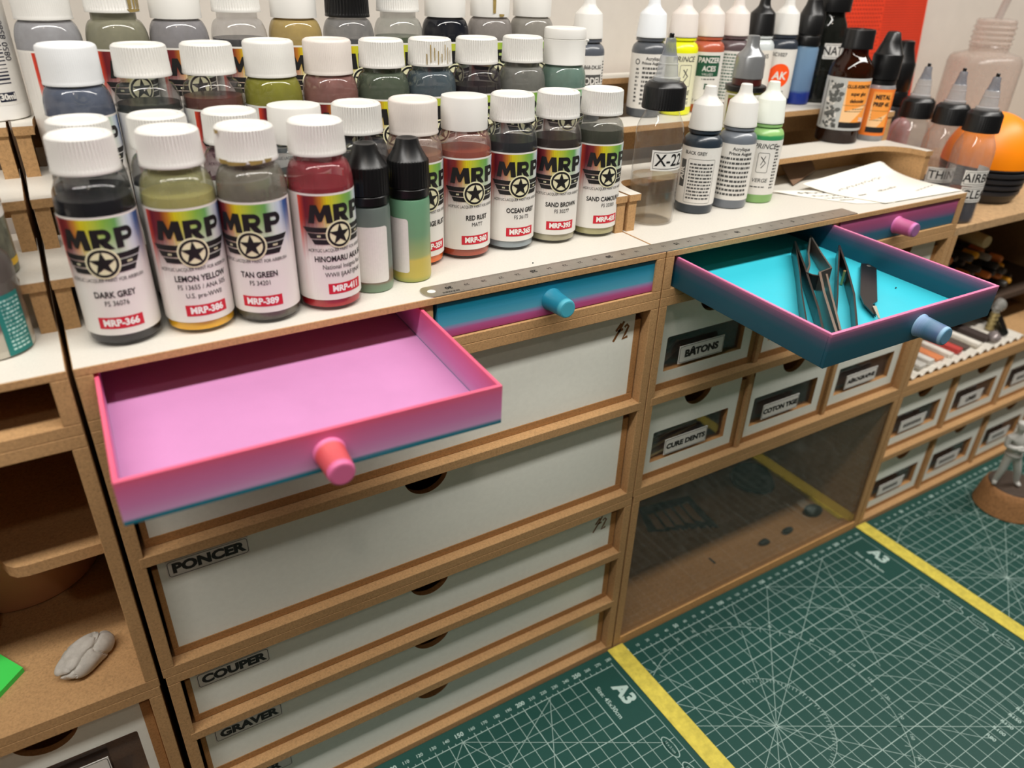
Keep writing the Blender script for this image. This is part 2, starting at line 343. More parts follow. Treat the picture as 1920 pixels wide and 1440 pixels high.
u = carcass('drawer_unit', 'far right wooden block of small windowed drawers standing behind the grey figurine', 'drawer unit', XC0, XC1, DZ, .148, shelves=(.0715,))
colc = [.7232, .8195, .9165]
for x in (.8147, .9110):
    for a, b in ((.003, .0715), (.0775, .142)): build('divider', MB().box(x, x+.004, .004, YB-.003, a, b), MDF, u)
for i, (tx, sz) in enumerate([(None, 7), ('LIMES', .0066), (None, 6)]): small(u, colc[i], .0775, .0625, tx or dashes(colc[i]+.039, sz, .0040), sz if tx else .004)
for i, n in enumerate((6, 7, 6)): small(u, colc[i], .003, .067, dashes(colc[i]+.039, n, .0040), .004)
# contents seen through the windows
STICK = P('wood_stick', srgb(150, 104, 66), .7, noise=(200, .25)); STRAW = P('pale_stick', srgb(196, 170, 110), .6)
for i in range(9):
    y = .016+i*.0045+random.random()*.001; x = .4265+random.random()*.002; z = .2326+.0022*(i % 4)+.0015*random.random()
    solo('wooden_stick', MB().tube([(x, y, z), (x+.03+.004*random.random(), y+.006, z+.012)], .0017, 7), STICK, (x, y, z), 'brown wooden stick lying in a bundle behind the window of the top left small drawer', 'stick', 'brown sticks in the small drawer')
for i in range(10):
    y = .016+i*.005; z = .1605+.0016*(i % 3)+.004*random.random(); x = .428+.01*random.random()
    solo('toothpick', MB().tube([(x, y, z), (x+.058, y+.004*random.random(), z+.006*random.random()+.004)], [.0003, .0009][:1]*1+[.0009] if False else .0010, 6), STRAW, (x, y, z), 'pale toothpick lying behind the window of the lower left small drawer', 'toothpick', 'toothpicks in the small drawer')
# open compartment with a clear acrylic front
u = carcass('storage_bay', 'low open wooden bay with a clear acrylic front, between the drawer units', 'storage bay', XB0+.0008, XB1, DZ, .148, floor=False, back=True)
build('bottom_panel', MB().box(XB0+.0068, XB1-t, .0005, YB, DZ, .0035), MDF, u)
build('front_lip', MB().box(XB0+.0068, XB1-t, 0, .0012, DZ, .0065), mdf('mdf_lip', srgb(214, 164, 106)), u)
build('acrylic_front', MB().box(XB0+.0068, XB1-t, .0014, .0034, .0036, .142, b=0), film('acrylic_sheet', (.75, .68, .6, 1), .03, .04, (.95, .93, .91, 1), .6), u)
zf = .0036
TAPE = P('yellow_tape', srgb(214, 196, 78), .6, noise=(130, .22))
solo('tape_strip', MB().box(.7000, .7062, .012, .17, zf, zf+.0004, b=0), TAPE, (.703, .02, zf), 'strip of yellow tape lying on the floor inside the acrylic fronted bay', 'tape')
mb = MB().prism([(.5235, .0885), (.5385, .121), (.5955, .1115), (.5875, .0605)], lambda a, b, q: (a, b, q), zf, zf+.0006)
A = Art()
for k in range(5): A.poly([(.533+.0102*k, .087+.001*k-.0028*k), (.5385+.0102*k, .108-.001*k), (.5455+.0102*k, .107-.001*k), (.540+.0102*k, .084-.0028*k)], 1)
for k in range(11): A.rect(.5385+.0042*k, .5408+.0042*k, .0735-.0016*k+.003*(k % 3), .080-.0016*k+.002*(k % 2), 1)
A.flat(mb, (0, 0, zf+.0006), (1, 0, 0), (0, 1, 0))
solo('printed_card', mb, [P('dark_card', srgb(44, 40, 34), .6), P('tan_card_print', srgb(206, 176, 146), .6)], (.56, .09, zf), 'dark printed card with pale cut-out shapes lying inside the acrylic fronted bay', 'card')
def blob(name, cx, cy, z, sx, sy, sz, mat, label, cat, seed=1, rz=0, group=None):
    bm = bmesh.new(); bmesh.ops.create_icosphere(bm, subdivisions=3, radius=1); rn = random.Random(seed); k = [Vector((rn.uniform(-1, 1), rn.uniform(-1, 1), rn.uniform(-1, 1)))*3 for _ in range(4)]
    mb = MB(); vs = []
    for v in bm.verts:
        c = v.co; d = 1+sum(.06*sin(q.dot(c)+i) for i, q in enumerate(k)); x, y = c.x*sx*d, c.y*sy*d
        vs.append((cx+x*cos(rz)-y*sin(rz), cy+x*sin(rz)+y*cos(rz), z+sz*max(0, .82+c.z*d)))
    bm.verts.index_update(); mb.add(vs, [tuple(v.index for v in f.verts) for f in bm.faces], 0, True); bm.free()
    return solo(name, mb, mat, (cx, cy, z), label, cat, group)
DKG = P('dark_green_rag', srgb(48, 56, 54), .8, noise=(120, .3))
blob('crumpled_rag', .672, .098, zf, .026, .022, .006, DKG, 'crumpled dark green rag inside the acrylic fronted bay', 'rag', 3, .5)
blob('rubber_offcut', .6080, .0235, zf, .0062, .0036, .0024, DKG, 'small dark offcut in the lit strip behind the acrylic front, left of two', 'offcut', 4, .1)
blob('rubber_offcut', .6400, .0238, zf, .0068, .0034, .0024, DKG, 'small dark offcut in the lit strip behind the acrylic front, right of two', 'offcut', 5, .1)
blob('plastic_part', .6830, .030, zf, .0085, .006, .006, DKG, 'dark knobbly plastic part behind the acrylic front near its right end', 'plastic part', 6, -.4)
solo('dark_sliver', MB().box(.548, .5495, .026, .034, zf, zf+.001), DKG, (.549, .03, zf), 'thin dark sliver in the lit strip behind the acrylic front', 'sliver')
# ------------------------------------------------------------ unit left of the gap: open bay above a windowed drawer
u = carcass('open_shelf_unit', 'left wooden unit with an open bay holding the grey eraser, above a windowed drawer', 'shelf unit', XZ0, XZ1, .1446, .2964)
pts = [(XZ1-t+.002, .020), (.075, .020)]+[(.045+.03*cos(a), .035-.015*sin(-a) if False else .020+.03*(1-sin(a)) if False else .05-.03*sin(a)) for a in (pi/2*.66, pi/2*.4, pi/2*.15)]
pts = [(XZ1-t+.002, .020), (.0700, .020), (.0655, .0212), (.0625, .0245), (.0605, .030), (.057, .042), (.050, .056), (.038, .068), (.02, .075), (XZ0+t-.002, .075), (XZ0+t-.002, YB-.003), (XZ1-t+.002, YB-.003)]
build('shelf', MB().prism(pts, lambda a, b, q: (a, b, q), .2202, .2262), MDF, u)
lo = carcass('drawer_unit', 'left lower wooden unit with a white windowed drawer, cut by the frame bottom', 'drawer unit', XZ0, XZ1-.0005, DZ, .1446)
front(lo, -.010, .1008, .0550, .1375, win=(.0, .0915, .0700, .1130), notch=(.0545, .0150), lab=(.018, .0757, .083, .1035, 'FINITION H', .0080))
def eraser():
    bm = bmesh.new(); bmesh.ops.create_icosphere(bm, subdivisions=5, radius=1); vs = []; mb = MB(); rz = .62
    for v in bm.verts:
        c = v.co; x, y, z = c.x*.0150, c.y*.0088, c.z*.0068
        y *= 1-.22*c.x; d = 1+.05*sin(5*c.x+2*c.y)+.03*sin(9*c.y-4*c.z)
        f1 = c.y*.55+c.z*.65-.30*c.x-.30; f2 = c.x*.8-c.y*.35+.25*c.z-.52; f3 = c.x+.55+.5*c.z*c.z-.4*c.y
        for q, wd, dp in ((f1+.08*sin(6*c.x), .045, .13), (f2+.06*sin(7*c.y), .04, .12), (f3, .03, .05)): d -= dp*math.exp(-(q/wd)**2)
        if f1 > 0: d += .06*min(1, f1*5)
        z = (z*d+.0058)*(1 if c.z > -.6 else 1)
        vs.append((.0800+x*d*cos(rz)-y*d*sin(rz), .0275+x*d*sin(rz)+y*d*cos(rz), .1506+max(0, z)))
    bm.verts.index_update(); mb.add(vs, [tuple(v.index for v in f.verts) for f in bm.faces], 0, True); bm.free()
    return mb
solo('kneaded_eraser', eraser(), P('putty_grey', srgb(186, 181, 172), .75, noise=(260, .14), bump=(420, .25)), (.08, .0275, .1506), 'grey kneaded eraser with creases lying in the left open bay', 'eraser')
solo('green_foam_sheet', MB().prism([(.0410, .0525), (.0512, .0365), (.0380, .0220), (.016, .041)], lambda a, b, q: (a, b, q), .1506, .1536), P('bright_green_foam', srgb(72, 228, 92), .6), (.04, .036, .1506), 'bright green square of foam sheet at the left edge of the open bay', 'foam sheet')
bowl = MB()
prof = [(.036, .0001), (.0385, .001), (.0395, .004), (.0400, .050), (.0385, .050), (.038, .004), (0.001, .003)]
bowl.lathe(prof, 64, 0, .0545, .121, .1506, cap=True)
solo('tan_tub', bowl, P('tan_plastic', srgb(206, 150, 108), .5), (.0545, .121, .1506), 'round tan plastic tub standing at the back of the left open bay', 'tub')
solo('dark_pot', MB().lathe([(.012, 0), (.0125, .001), (.0125, .022), (.0115, .024), (.0115, .03)], 32, 0, .026, .062, .1506), P('dark_brown_jar', srgb(40, 32, 28), .35), (.026, .062, .1506), 'small dark pot in the left open bay beside the green foam', 'pot')
# ------------------------------------------------------------ shallow drawer cases that form the white topped shelf
Z0 = .2964
def case(label, x0, x1, xd):
    r = thing('shallow_drawer_case', label, 'drawer case', (x0, 0, Z0))
    build('bottom_panel', MB().box(x0, x1, 0, YB, Z0, Z0+.0052), MDF, r)
    for a in (x0, x1-.0064): build('side_panel', MB().box(a, a+.0064, 0, YB, Z0+.0052, T-.0036), MDF, r)
    if xd: build('divider', MB().box(xd-.003, xd+.003, .0015, YB, Z0+.0052, T-.0036), MDF, r)
    build('top_panel', MB().box(x0, x1, 0, YB, T-.0036, T, 0, mtop=1), [MDF, WHITE_TOP], r)
    build('back_panel', MB().box(x0+.0064, x1-.0064, YB-.003, YB, Z0+.0052, T-.0036), MDF, r)
    return r
caseA = case('wooden shallow drawer case with white top, the pink drawer pulled from it', XA0, XA1, .2618)
caseB = case('wooden shallow drawer case with white top, the teal drawer of tweezers pulled from it', XB0, XB1, .5645)
caseZ = case('wooden shallow drawer case at the left edge with an empty slot', XZ0, XZ1, None)
ST = lambda *a: [(p, srgb(*c)) for p, c in a]
PINKW = zgrad('pink_print', 0, .0192, ST((0, (18, 104, 124)), (.085, (22, 122, 142)), (.13, (206, 156, 200)), (.4, (208, 126, 178)), (.75, (212, 104, 152)), (.94, (226, 94, 128)), (1, (250, 108, 138))))
PINKF = P('pink_print_floor', srgb(206, 142, 192), .45, noise=(9, .08), bump=(900, .2))
BLUEW = zgrad('blue_print', 0, .0192, ST((0, (168, 62, 112)), (.16, (186, 84, 142)), (.27, (160, 132, 180)), (.36, (84, 164, 192)), (.62, (54, 148, 180)), (.8, (10, 122, 150)), (1, (8, 108, 138))))
TEALW = zgrad('teal_print', 0, .0192, ST((0, (12, 74, 92)), (.45, (16, 80, 98)), (.68, (62, 80, 104)), (.87, (132, 90, 124)), (.965, (214, 118, 162)), (1, (240, 146, 188))))
TEALF = P('cyan_print_floor', srgb(60, 198, 218), .4, noise=(9, .05))
PURPW = zgrad('purple_print', 0, .0192, ST((0, (22, 92, 116)), (.32, (36, 98, 124)), (.5, (130, 80, 122)), (.75, (160, 76, 118)), (1, (186, 92, 142))))
KN = dict(pink=zgrad('pink_knob', -.0155, 0, ST((0, (214, 104, 150)), (.10, (222, 108, 160)), (.2, (206, 84, 92)), (.85, (214, 82, 86)), (.92, (230, 120, 170)), (1, (230, 120, 170))), axis='Y'),
          blue=zgrad('blue_knob', -.0155, 0, ST((0, (70, 168, 190)), (.12, (80, 176, 196)), (.2, (24, 128, 156)), (1, (28, 132, 160))), axis='Y'),
          teal=zgrad('teal_knob', -.0155, 0, ST((0, (84, 140, 172)), (.08, (150, 190, 220)), (.15, (84, 110, 150)), (.6, (78, 120, 150)), (.9, (130, 160, 200)), (1, (150, 190, 220))), axis='Y'),
          purple=zgrad('purple_knob', -.0155, 0, ST((0, (150, 100, 150)), (.1, (230, 130, 200)), (.2, (190, 92, 142)), (.88, (200, 96, 150)), (1, (230, 130, 200))), axis='Y'))
def tray(parent, x0, wd, yf, rz, tilt, wall, floor, knob, h=.0192, L=.158, zb=None, kx=.5, klen=.0155):
    """printed drawer in its own frame (origin at the front lower left corner), pulled out to y=yf"""
    w_ = .0017; mb = MB()
    pr = lambda a, b, q: (a, b, q)
    mb.box(0, wd, 0, w_, 0, h, b=.0002).box(0, w_, w_, L-w_, 0, h, b=.0002).box(wd-w_, wd, w_, L-w_, 0, h, b=.0002).box(0, wd, L-w_, L, 0, h, b=.0002)
    o = bpy.data.objects
    d = build('drawer', mb, wall); d.parent = parent; b = parent['_b']
    d.location = (x0-b[0], yf-b[1], (zb or Z0+.0056)-b[2]); d.rotation_euler = (RAD(tilt), 0, RAD(rz))
    f = build('drawer_floor', MB().box(w_*.5, wd-w_*.5, w_*.5, L-w_*.5, .0002, .0016, b=0), floor); f.parent = d
    cx, cz = wd*kx, h*.46; k = MB()
    prof = [(.0060, .0004), (.0063, -.0002), (.0062, -.0009), (.0058, -.0015), (.0052, -.0132), (.0050, -.0146), (.0046, -.0153), (.0040, -.0155)]
    v = []; n = 40
    for r, y in prof: v += [(cx+r*cos(2*pi*i/n), y, cz+r*sin(2*pi*i/n)) for i in range(n)]
    k.add(v, [(a*n+i, a*n+(i+1) % n, (a+1)*n+(i+1) % n, (a+1)*n+i) for a in range(len(prof)-1) for i in range(n)], 0, True); k.add(v[-n:], [tuple(range(n))])
    kn = build('knob', k, KN[knob]); kn.parent = d; kn['label'] = 'tapered %s printed knob' % knob
    return d
pk = tray(caseA, .1142, .1430, -.0738, -1.7, 1.2, PINKW, PINKF, 'pink', zb=.3003, kx=.492, h=.0182, L=.132); pk['label'] = 'pink printed drawer pulled open, empty'
tray(caseA, .2668, .1392, .0012, 0, 0, BLUEW, BLUEW, 'blue', kx=.487, L=.15)['label'] = 'closed blue printed drawer with pink lower edge'
tl = tray(caseB, .4207, .1404, -.1092, -.8, 1.25, TEALW, TEALF, 'teal', zb=.2993, kx=.515, h=.0187, L=.150); tl['label'] = 'teal printed drawer with pink rim pulled open'
tray(caseB, .5690, .1385, .0012, 0, 0, PURPW, PURPW, 'purple', kx=.47, L=.15)['label'] = 'closed purple printed drawer'
# steel ruler
A = Art(); mbx = MB()
RL0, RL1, RW0, RW1 = .2614, .5835, .0003, .0133
pts = [(RL1, RW0), (RL1, RW1)]+[(RL0+.004*(1-cos(a)), (RW0+RW1)/2+.0065*sin(a)) for a in [pi/2-pi*i/16 for i in range(17)]]
mbx.prism(pts, lambda a, b, q: (a, b, q), T, T+.0006)
A.poly([(.2665+.0021*cos(2*pi*i/24), .0068+.0021*sin(2*pi*i/24)) for i in range(24)], 1)
for mm in range(0, 301):
    x = .5766-mm*.001; l = .0035 if mm % 10 == 0 else .0028 if mm % 5 == 0 else .0018
    A.rect(x-.00006, x+.00006, RW1-l, RW1-.0001, 2)
    if mm % 5 == 0: A.rect(x-.00006, x+.00006, RW0+.0001, RW0+l*.7, 2)
for c in range(1, 31): A.text(str(c), .5766-c*.01-.0004, .0074, .0030 if c % 5 else .0038, 2 if c % 5 else 3, rot=pi, bold=.02 if c % 5 else .05)
A.text('EKRANNI', .2752, .0026, .0022, 3, rot=pi, bold=.02)
A.flat(mbx, (0, 0, T+.0006), (1, 0, 0), (0, 1, 0), .00004)
solo('steel_ruler', mbx, [P('brushed_steel', srgb(188, 182, 172), .42, metal=.85, noise=(30, .1)), P('ruler_hole', srgb(238, 232, 224), .5), P('etched_mark', srgb(78, 68, 62), .6), INK], (.42, .007, T), 'thirty centimetre steel ruler lying along the front edge of the white top', 'ruler')
# ------------------------------------------------------------ stepped paint racks
def rack(x0, x1, label, scoop=.012):
    r = thing('stepped_paint_rack', label, 'paint rack', (x0, .04, T))
    S = [(.040, .0228), (.081, .0457), (.122, .0690)]; p = .0040
    for a in (x0+.0004, x1-.0004-t):
        pts = [(.040, 0), (YB, 0), (YB, .0690-p), (.122, .0690-p), (.122, .0457-p), (.081, .0457-p), (.081, .0228-p), (.040, .0228-p)]
        build('side_panel', MB().prism(pts, lambda y, z, q: (q, y, T+z), a, a+t), MDF, r)
    for (yf, z), ym, yb in zip(S, (.0690, .1125, .166), (.1005, .142, YB)):
        a, b = x0, x1; e = .0085
        def side(s):   # the scoop from the mid edge out to the post
            xs = a+e if s < 0 else b-e; c = .011 if s < 0 else .028
            return [(xs-s*0+(-s)*(c-c*cos(q)), yf+.006+(ym-yf-.006)*(1-(1-sin(q)) if False else sin(q))) for q in [pi/2*i/6 for i in range(7)]]
        L_ = side(-1); R_ = side(1)
        L2 = [(a, yf-.001), (a+e, yf-.001)]+L_
        R2 = [(b, yf-.001), (b-e, yf-.001)]+R_
        pts = L2+list(reversed(R2))+[(b, yb), (a, yb)]
        build('step', MB().prism(pts, lambda x, y, q: (x, y, T+q), z-p, z, 1, 0), [MDF, WHITE_TOP], r)
        me = r.children[-1].data
        for f in me.polygons:      # underside shows bare board
            if f.normal.z < -.5: f.material_index = 0
        build('riser', MB().box(a+t, b-t, yb-.003, yb, T+z-.0228 if z > .03 else T, T+z-p), MDF, r)
    return r
rack(XA0, XA1, 'stepped wooden paint rack full of glass paint jars, behind the front jars')
rack(XB0+.0012, .7190, 'stepped wooden rack holding dropper bottles, behind the ruler and the handwritten notes')
rack(XZ0, XZ1, 'stepped wooden rack at the left edge, its white steps beside the black gap')
# ------------------------------------------------------------ right: open bay under an oak look board
r = thing('open_shelf_unit', 'right wooden bay with a pale board on top, full of brushes and pens', 'shelf unit', (XC0, 0, .148))
OAK = mdf('oak_board', srgb(190, 156, 116), .3)
for a in (XC0, XC1-t): build('side_panel', MB().box(a, a+t, 0, YB, .154, .2905), MDF, r)
build('bottom_panel', MB().box(XC0, XC1, 0, YB, .148, .154), MDF, r)
build('top_panel', MB().box(XC0, 1.35, 0, YB, .2905, .2975), OAK, r)
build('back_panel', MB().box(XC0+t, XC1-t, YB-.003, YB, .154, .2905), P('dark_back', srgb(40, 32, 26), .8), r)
P('dark_shelf', srgb(70, 52, 38), .8)
# ------------------------------------------------------------ cutting mats
GREEN = P('mat_green', srgb(17, 70, 62), .5, noise=(1500, .10))
art = Art(); MX0 = .4106; SX, SY, W1, W2 = .4711-MX0, -.1146, .00032, .00050
BY = -.0146; X0_, X1_ = SX-.05, SX+.23; Y1_ = BY-.42
for k in range(29):
    x = X0_+.01*k; y0 = BY if k < 26 else BY-.05
    if k == 28: y0 = BY
    art.rect(x-(W2 if k % 5 == 0 else W1)/2, x+(W2 if k % 5 == 0 else W1)/2, Y1_, y0)
for k in range(43):
    y = BY-.01*k; x1 = X1_ if k == 0 or k >= 5 else X0_+.25
    art.rect(X0_, x1, y-(W2 if k % 5 == 0 else W1)/2, y+(W2 if k % 5 == 0 else W1)/2)
def ray_(sx, sy, ang, l0, l1): art.strip([(sx+l0*cos(RAD(ang)), sy+l0*sin(RAD(ang))), (sx+l1*cos(RAD(ang)), sy+l1*sin(RAD(ang)))], W1)
def clip(ang):
    c, s_ = cos(RAD(ang)), sin(RAD(ang)); L = .3
    for lim, q, o in ((X0_, c, SX), (X1_, c, SX), (BY, s_, SY), (SY-.2, s_, SY)):
        if abs(q) > 1e-6 and (lim-o)/q > 0: L = min(L, (lim-o)/q)
    return L
for a in (30, 45, 60, 120, 135, 150, 210, 225, 240, -30, -45, -60): ray_(SX, SY, a, 0, clip(a))
art.ring(SX, SY, .0910, W1, RAD(-65), RAD(122)); art.ring(SX, SY, .0405, W1, RAD(-75), RAD(82))
for a in range(-60, 121, 5):
    l = .004 if a % 10 == 0 else .002; ray_(SX, SY, a, .091-l, .091)
for a in range(-72, 82, 4): ray_(SX, SY, a, .0375, .0405)
for a in range(0, 181, 10):
    q = RAD(-65+a)
    if -65+a < 122: art.text(str(180-a) if a else '180', SX+.0945*cos(q), SY+.0945*sin(q), .0034, rot=q-pi/2)
# long radius arcs fanning from the numbered corner
for i in range(6):
    S_, E_ = Vector((SX+.101, SY-.060+.0262*i)), Vector((SX+.126+.0103*i, SY-.083)); K_ = Vector((E_.x-.004+.004*i, S_.y-.022-.004*i)); art.strip([tuple(S_*(1-q)**2+K_*2*q*(1-q)+E_*q*q) for q in [n/20 for n in range(21)]], W1)
for i, tx in enumerate(('R80', 'R100', 'R120', 'R150', 'R180', 'R200')): art.text(tx, .1868+.0103*i, -.1975, .0042, rot=-pi/2, bold=.02)
for n in range(0, 29):
    big = n % 5 == 0; art.text(str(n*10), X0_+.01*n, BY+.0058, .0046 if big else .0034, bold=.03 if big else .01)
    art.rect(X0_+.01*n-.0002, X0_+.01*n+.0002, BY, BY+.0024)
for n in range(0, 28): art.rect(X0_+.01*n+.0048, X0_+.01*n+.0052, BY, BY+.0014)
for x, y, a, l in ((.150, BY, -60, .16), (.150, BY, -30, .14), (.222, BY, -120, .12)):
    art.strip([(X0_+x, y), (X0_+x+l*cos(RAD(a)), y+l*sin(RAD(a)))], W1)
art.text('A3', X0_+.2715, BY-.0245, .0150, rot=-pi/2, bold=.045); art.text('Size: 45x30cm', X0_+.2570, BY-.0250, .0052, rot=-pi/2, bold=.01)
for k in range(8):
    cx, cy = X0_+.2722, BY-.0745-.0215*k
    pts = [(cx+.0035*cos(2*pi*i/28), cy+.0085*sin(2*pi*i/28)) for i in range(28)]
    art.poly(pts, 1, 0); art.strip(pts+pts[:2], .0005, 0, 1); art.text('15 x 2.1cm', cx, cy, .0024, rot=-pi/2)
mprint = MB(); art.flat(mprint, (0, 0, .0030), (1, 0, 0), (0, 1, 0), .00004)
mat_bm = MB().box(0, .2988, -.4465, -.0012, 0, .0030, b=.0006)
m0 = thing('cutting_mat', 'green cutting mat in the middle between the two yellow tape strips', 'cutting mat', (MX0, 0, DZ), group='green cutting mats', world=False)
b0 = build('mat_sheet', mat_bm, GREEN, m0); p0 = build('printed_grid', mprint, [WHITEINK, GREEN], m0)
for dx, lb in ((-.2992, 'green cutting mat at the bottom of the picture, left of both yellow tape strips'), (.2995, 'green cutting mat under the grey figurine, right of both yellow tape strips')):
    c = m0.copy(); COL.objects.link(c); c.location.x += dx; c['label'] = lb
    for k in (b0, p0):
        q = k.copy(); q.parent = c; COL.objects.link(q)
for x0, lb in ((.4068, 'yellow tape strip joining the mats at the foot of the wide drawer unit'), (.7092, 'yellow tape strip joining the mats at the right end of the acrylic fronted bay')):
    solo('mat_tape', MB().box(x0, x0+.0146, -.4465, -.0013, .00025, .00045, b=0), TAPE, (x0, -.2, .0003), lb, 'tape')
# ------------------------------------------------------------ grey figurine on a cork
ck = thing('figurine', 'grey primed figurine of a man with folded arms standing on a cork', 'figurine', (.8745, -.0552, 0), world=False)
build('cork_base', MB().lathe([(.0285, 0), (.0300, .0008), (.0268, .0200), (.0250, .0262), (.0238, .0274)], 48), P('cork', srgb(160, 112, 68), .8, noise=(420, .3), bump=(300, .8)), ck)
build('putty_pad', MB().lathe([(.0236, .0274), (.0230, .0284), (.014, .0286), (.001, .0287)], 40), P('dark_glue', srgb(74, 60, 50), .6, noise=(200, .2)), ck)
def skinned(name, verts, edges, rad, mat, parent=None, sub=2, root=0):
    me = bpy.data.meshes.new(name); me.from_pydata(verts, edges, []); o = bpy.data.objects.new(name, me); COL.objects.link(o)
    md = o.modifiers.new('skin', 'SKIN'); md.use_smooth_shade = True
    for i, r in enumerate(rad): s = me.skin_vertices[0].data[i]; s.radius = r if isinstance(r, tuple) else (r, r); s.use_root = (i == root)
    o.modifiers.new('sub', 'SUBSURF').levels = sub; o.modifiers['sub'].render_levels = sub
    dg = bpy.context.evaluated_depsgraph_get(); dg.update(); nm = bpy.data.meshes.new_from_object(o.evaluated_get(dg)); bpy.data.objects.remove(o)
    n = bpy.data.objects.new(name, nm); COL.objects.link(n); nm.materials.append(mat)
    for p in nm.polygons: p.use_smooth = True
    if parent: n.parent = parent
    return n
PRIM = P('grey_primer', srgb(196, 194, 188), .6, noise=(500, .06))
H = .0285; k = .00098       # millimetres above the pad
V = [(0, 0, 40), (0, .3, 47), (0, .4, 56), (0, .2, 63), (0, -.2, 67.5), (0, -.6, 71), (0, -1.2, 76), (0, -.8, 80),
     (4, 0, 38), (7.6, -1.2, 21), (10.2, 0, 4.5), (12.2, -5.5, 2.2),
     (-4, 0, 38), (-7.2, -.8, 21), (-10.2, 1, 4.5), (-13.2, -3.6, 2.2),
     (7.8, 0, 62), (10.2, -1.2, 52.5), (4.5, -7.2, 50.5), (-3.5, -7.6, 52.5),
     (-7.8, 0, 62), (-10.2, -1.2, 53), (-4.5, -6.2, 52), (4, -6.6, 54.5)]
Ed = [(0, 1), (1, 2), (2, 3), (3, 4), (4, 5), (5, 6), (6, 7), (0, 8), (8, 9), (9, 10), (10, 11), (0, 12), (12, 13), (13, 14), (14, 15), (3, 16), (16, 17), (17, 18), (18, 19), (3, 20), (20, 21), (21, 22), (22, 23)]
Rd = [(6.4, 4.6), (6.8, 4.8), (7.6, 5.2), (6.4, 4.6), 2.8, 3.2, (4.2, 4.9), (3.4, 4.0), 4.6, 3.7, 3.0, (2.3, 1.8), 4.6, 3.7, 3.0, (2.3, 1.8), 3.6, 3.2, 2.7, 2.2, 3.6, 3.2, 2.7, 2.2]
FX, FY, LN = -.0115, .0040, .00025; fz = RAD(-34); rot = lambda x, y: (x*cos(fz)-y*sin(fz), x*sin(fz)+y*cos(fz))
vv = [(rot(x, y)[0]*k+FX-LN*z, rot(x, y)[1]*k+FY, H+z*k) for x, y, z in V]
bodyo = skinned('body', vv, Ed, [(r[0]*k, r[1]*k) if isinstance(r, tuple) else r*k for r in Rd], PRIM, ck)
def onfig(x, y, z): a, b = rot(x, y); return (a*k+FX-LN*z, b*k+FY, H+z*k)
hair = MB(); hair.lathe([(4.4*k, 0), (4.7*k, .0012), (4.3*k, .0032), (2.8*k, .0046), (.3*k, .0051)], 24, 0, *onfig(0, -.7, 77)[:2], H+.0758); build('hair', hair, PRIM, ck)
fc = MB()
fc.tube([onfig(0, -5.4, 76.8), onfig(0, -6.7, 74.8), onfig(0, -5.6, 74.2)], [.4*k, .75*k, .5*k], 8); build('nose', fc, PRIM, ck)
jk = MB().lathe([(7.6*k, 0), (7.9*k, .0009), (7.4*k, .0022)], 28, 0, *onfig(0, .1, 40)[:2], H+.0398); build('jacket_hem', jk, PRIM, ck)
for s in (-1, 1):
    build('collar', MB().tube([onfig(s*3.2, 1.6, 66.5), onfig(s*3.4, -1.2, 66.6), onfig(s*1.2, -3.6, 64)], [.9*k, 1.1*k, .7*k], 8), PRIM, ck)
    build('ear', MB().lathe([(.3*k, -.0012), (1*k, -.0006), (1*k, .0008), (.3*k, .0013)], 10, 0, *onfig(s*4.3, -.6, 75)[:2], H+.0738), PRIM, ck)
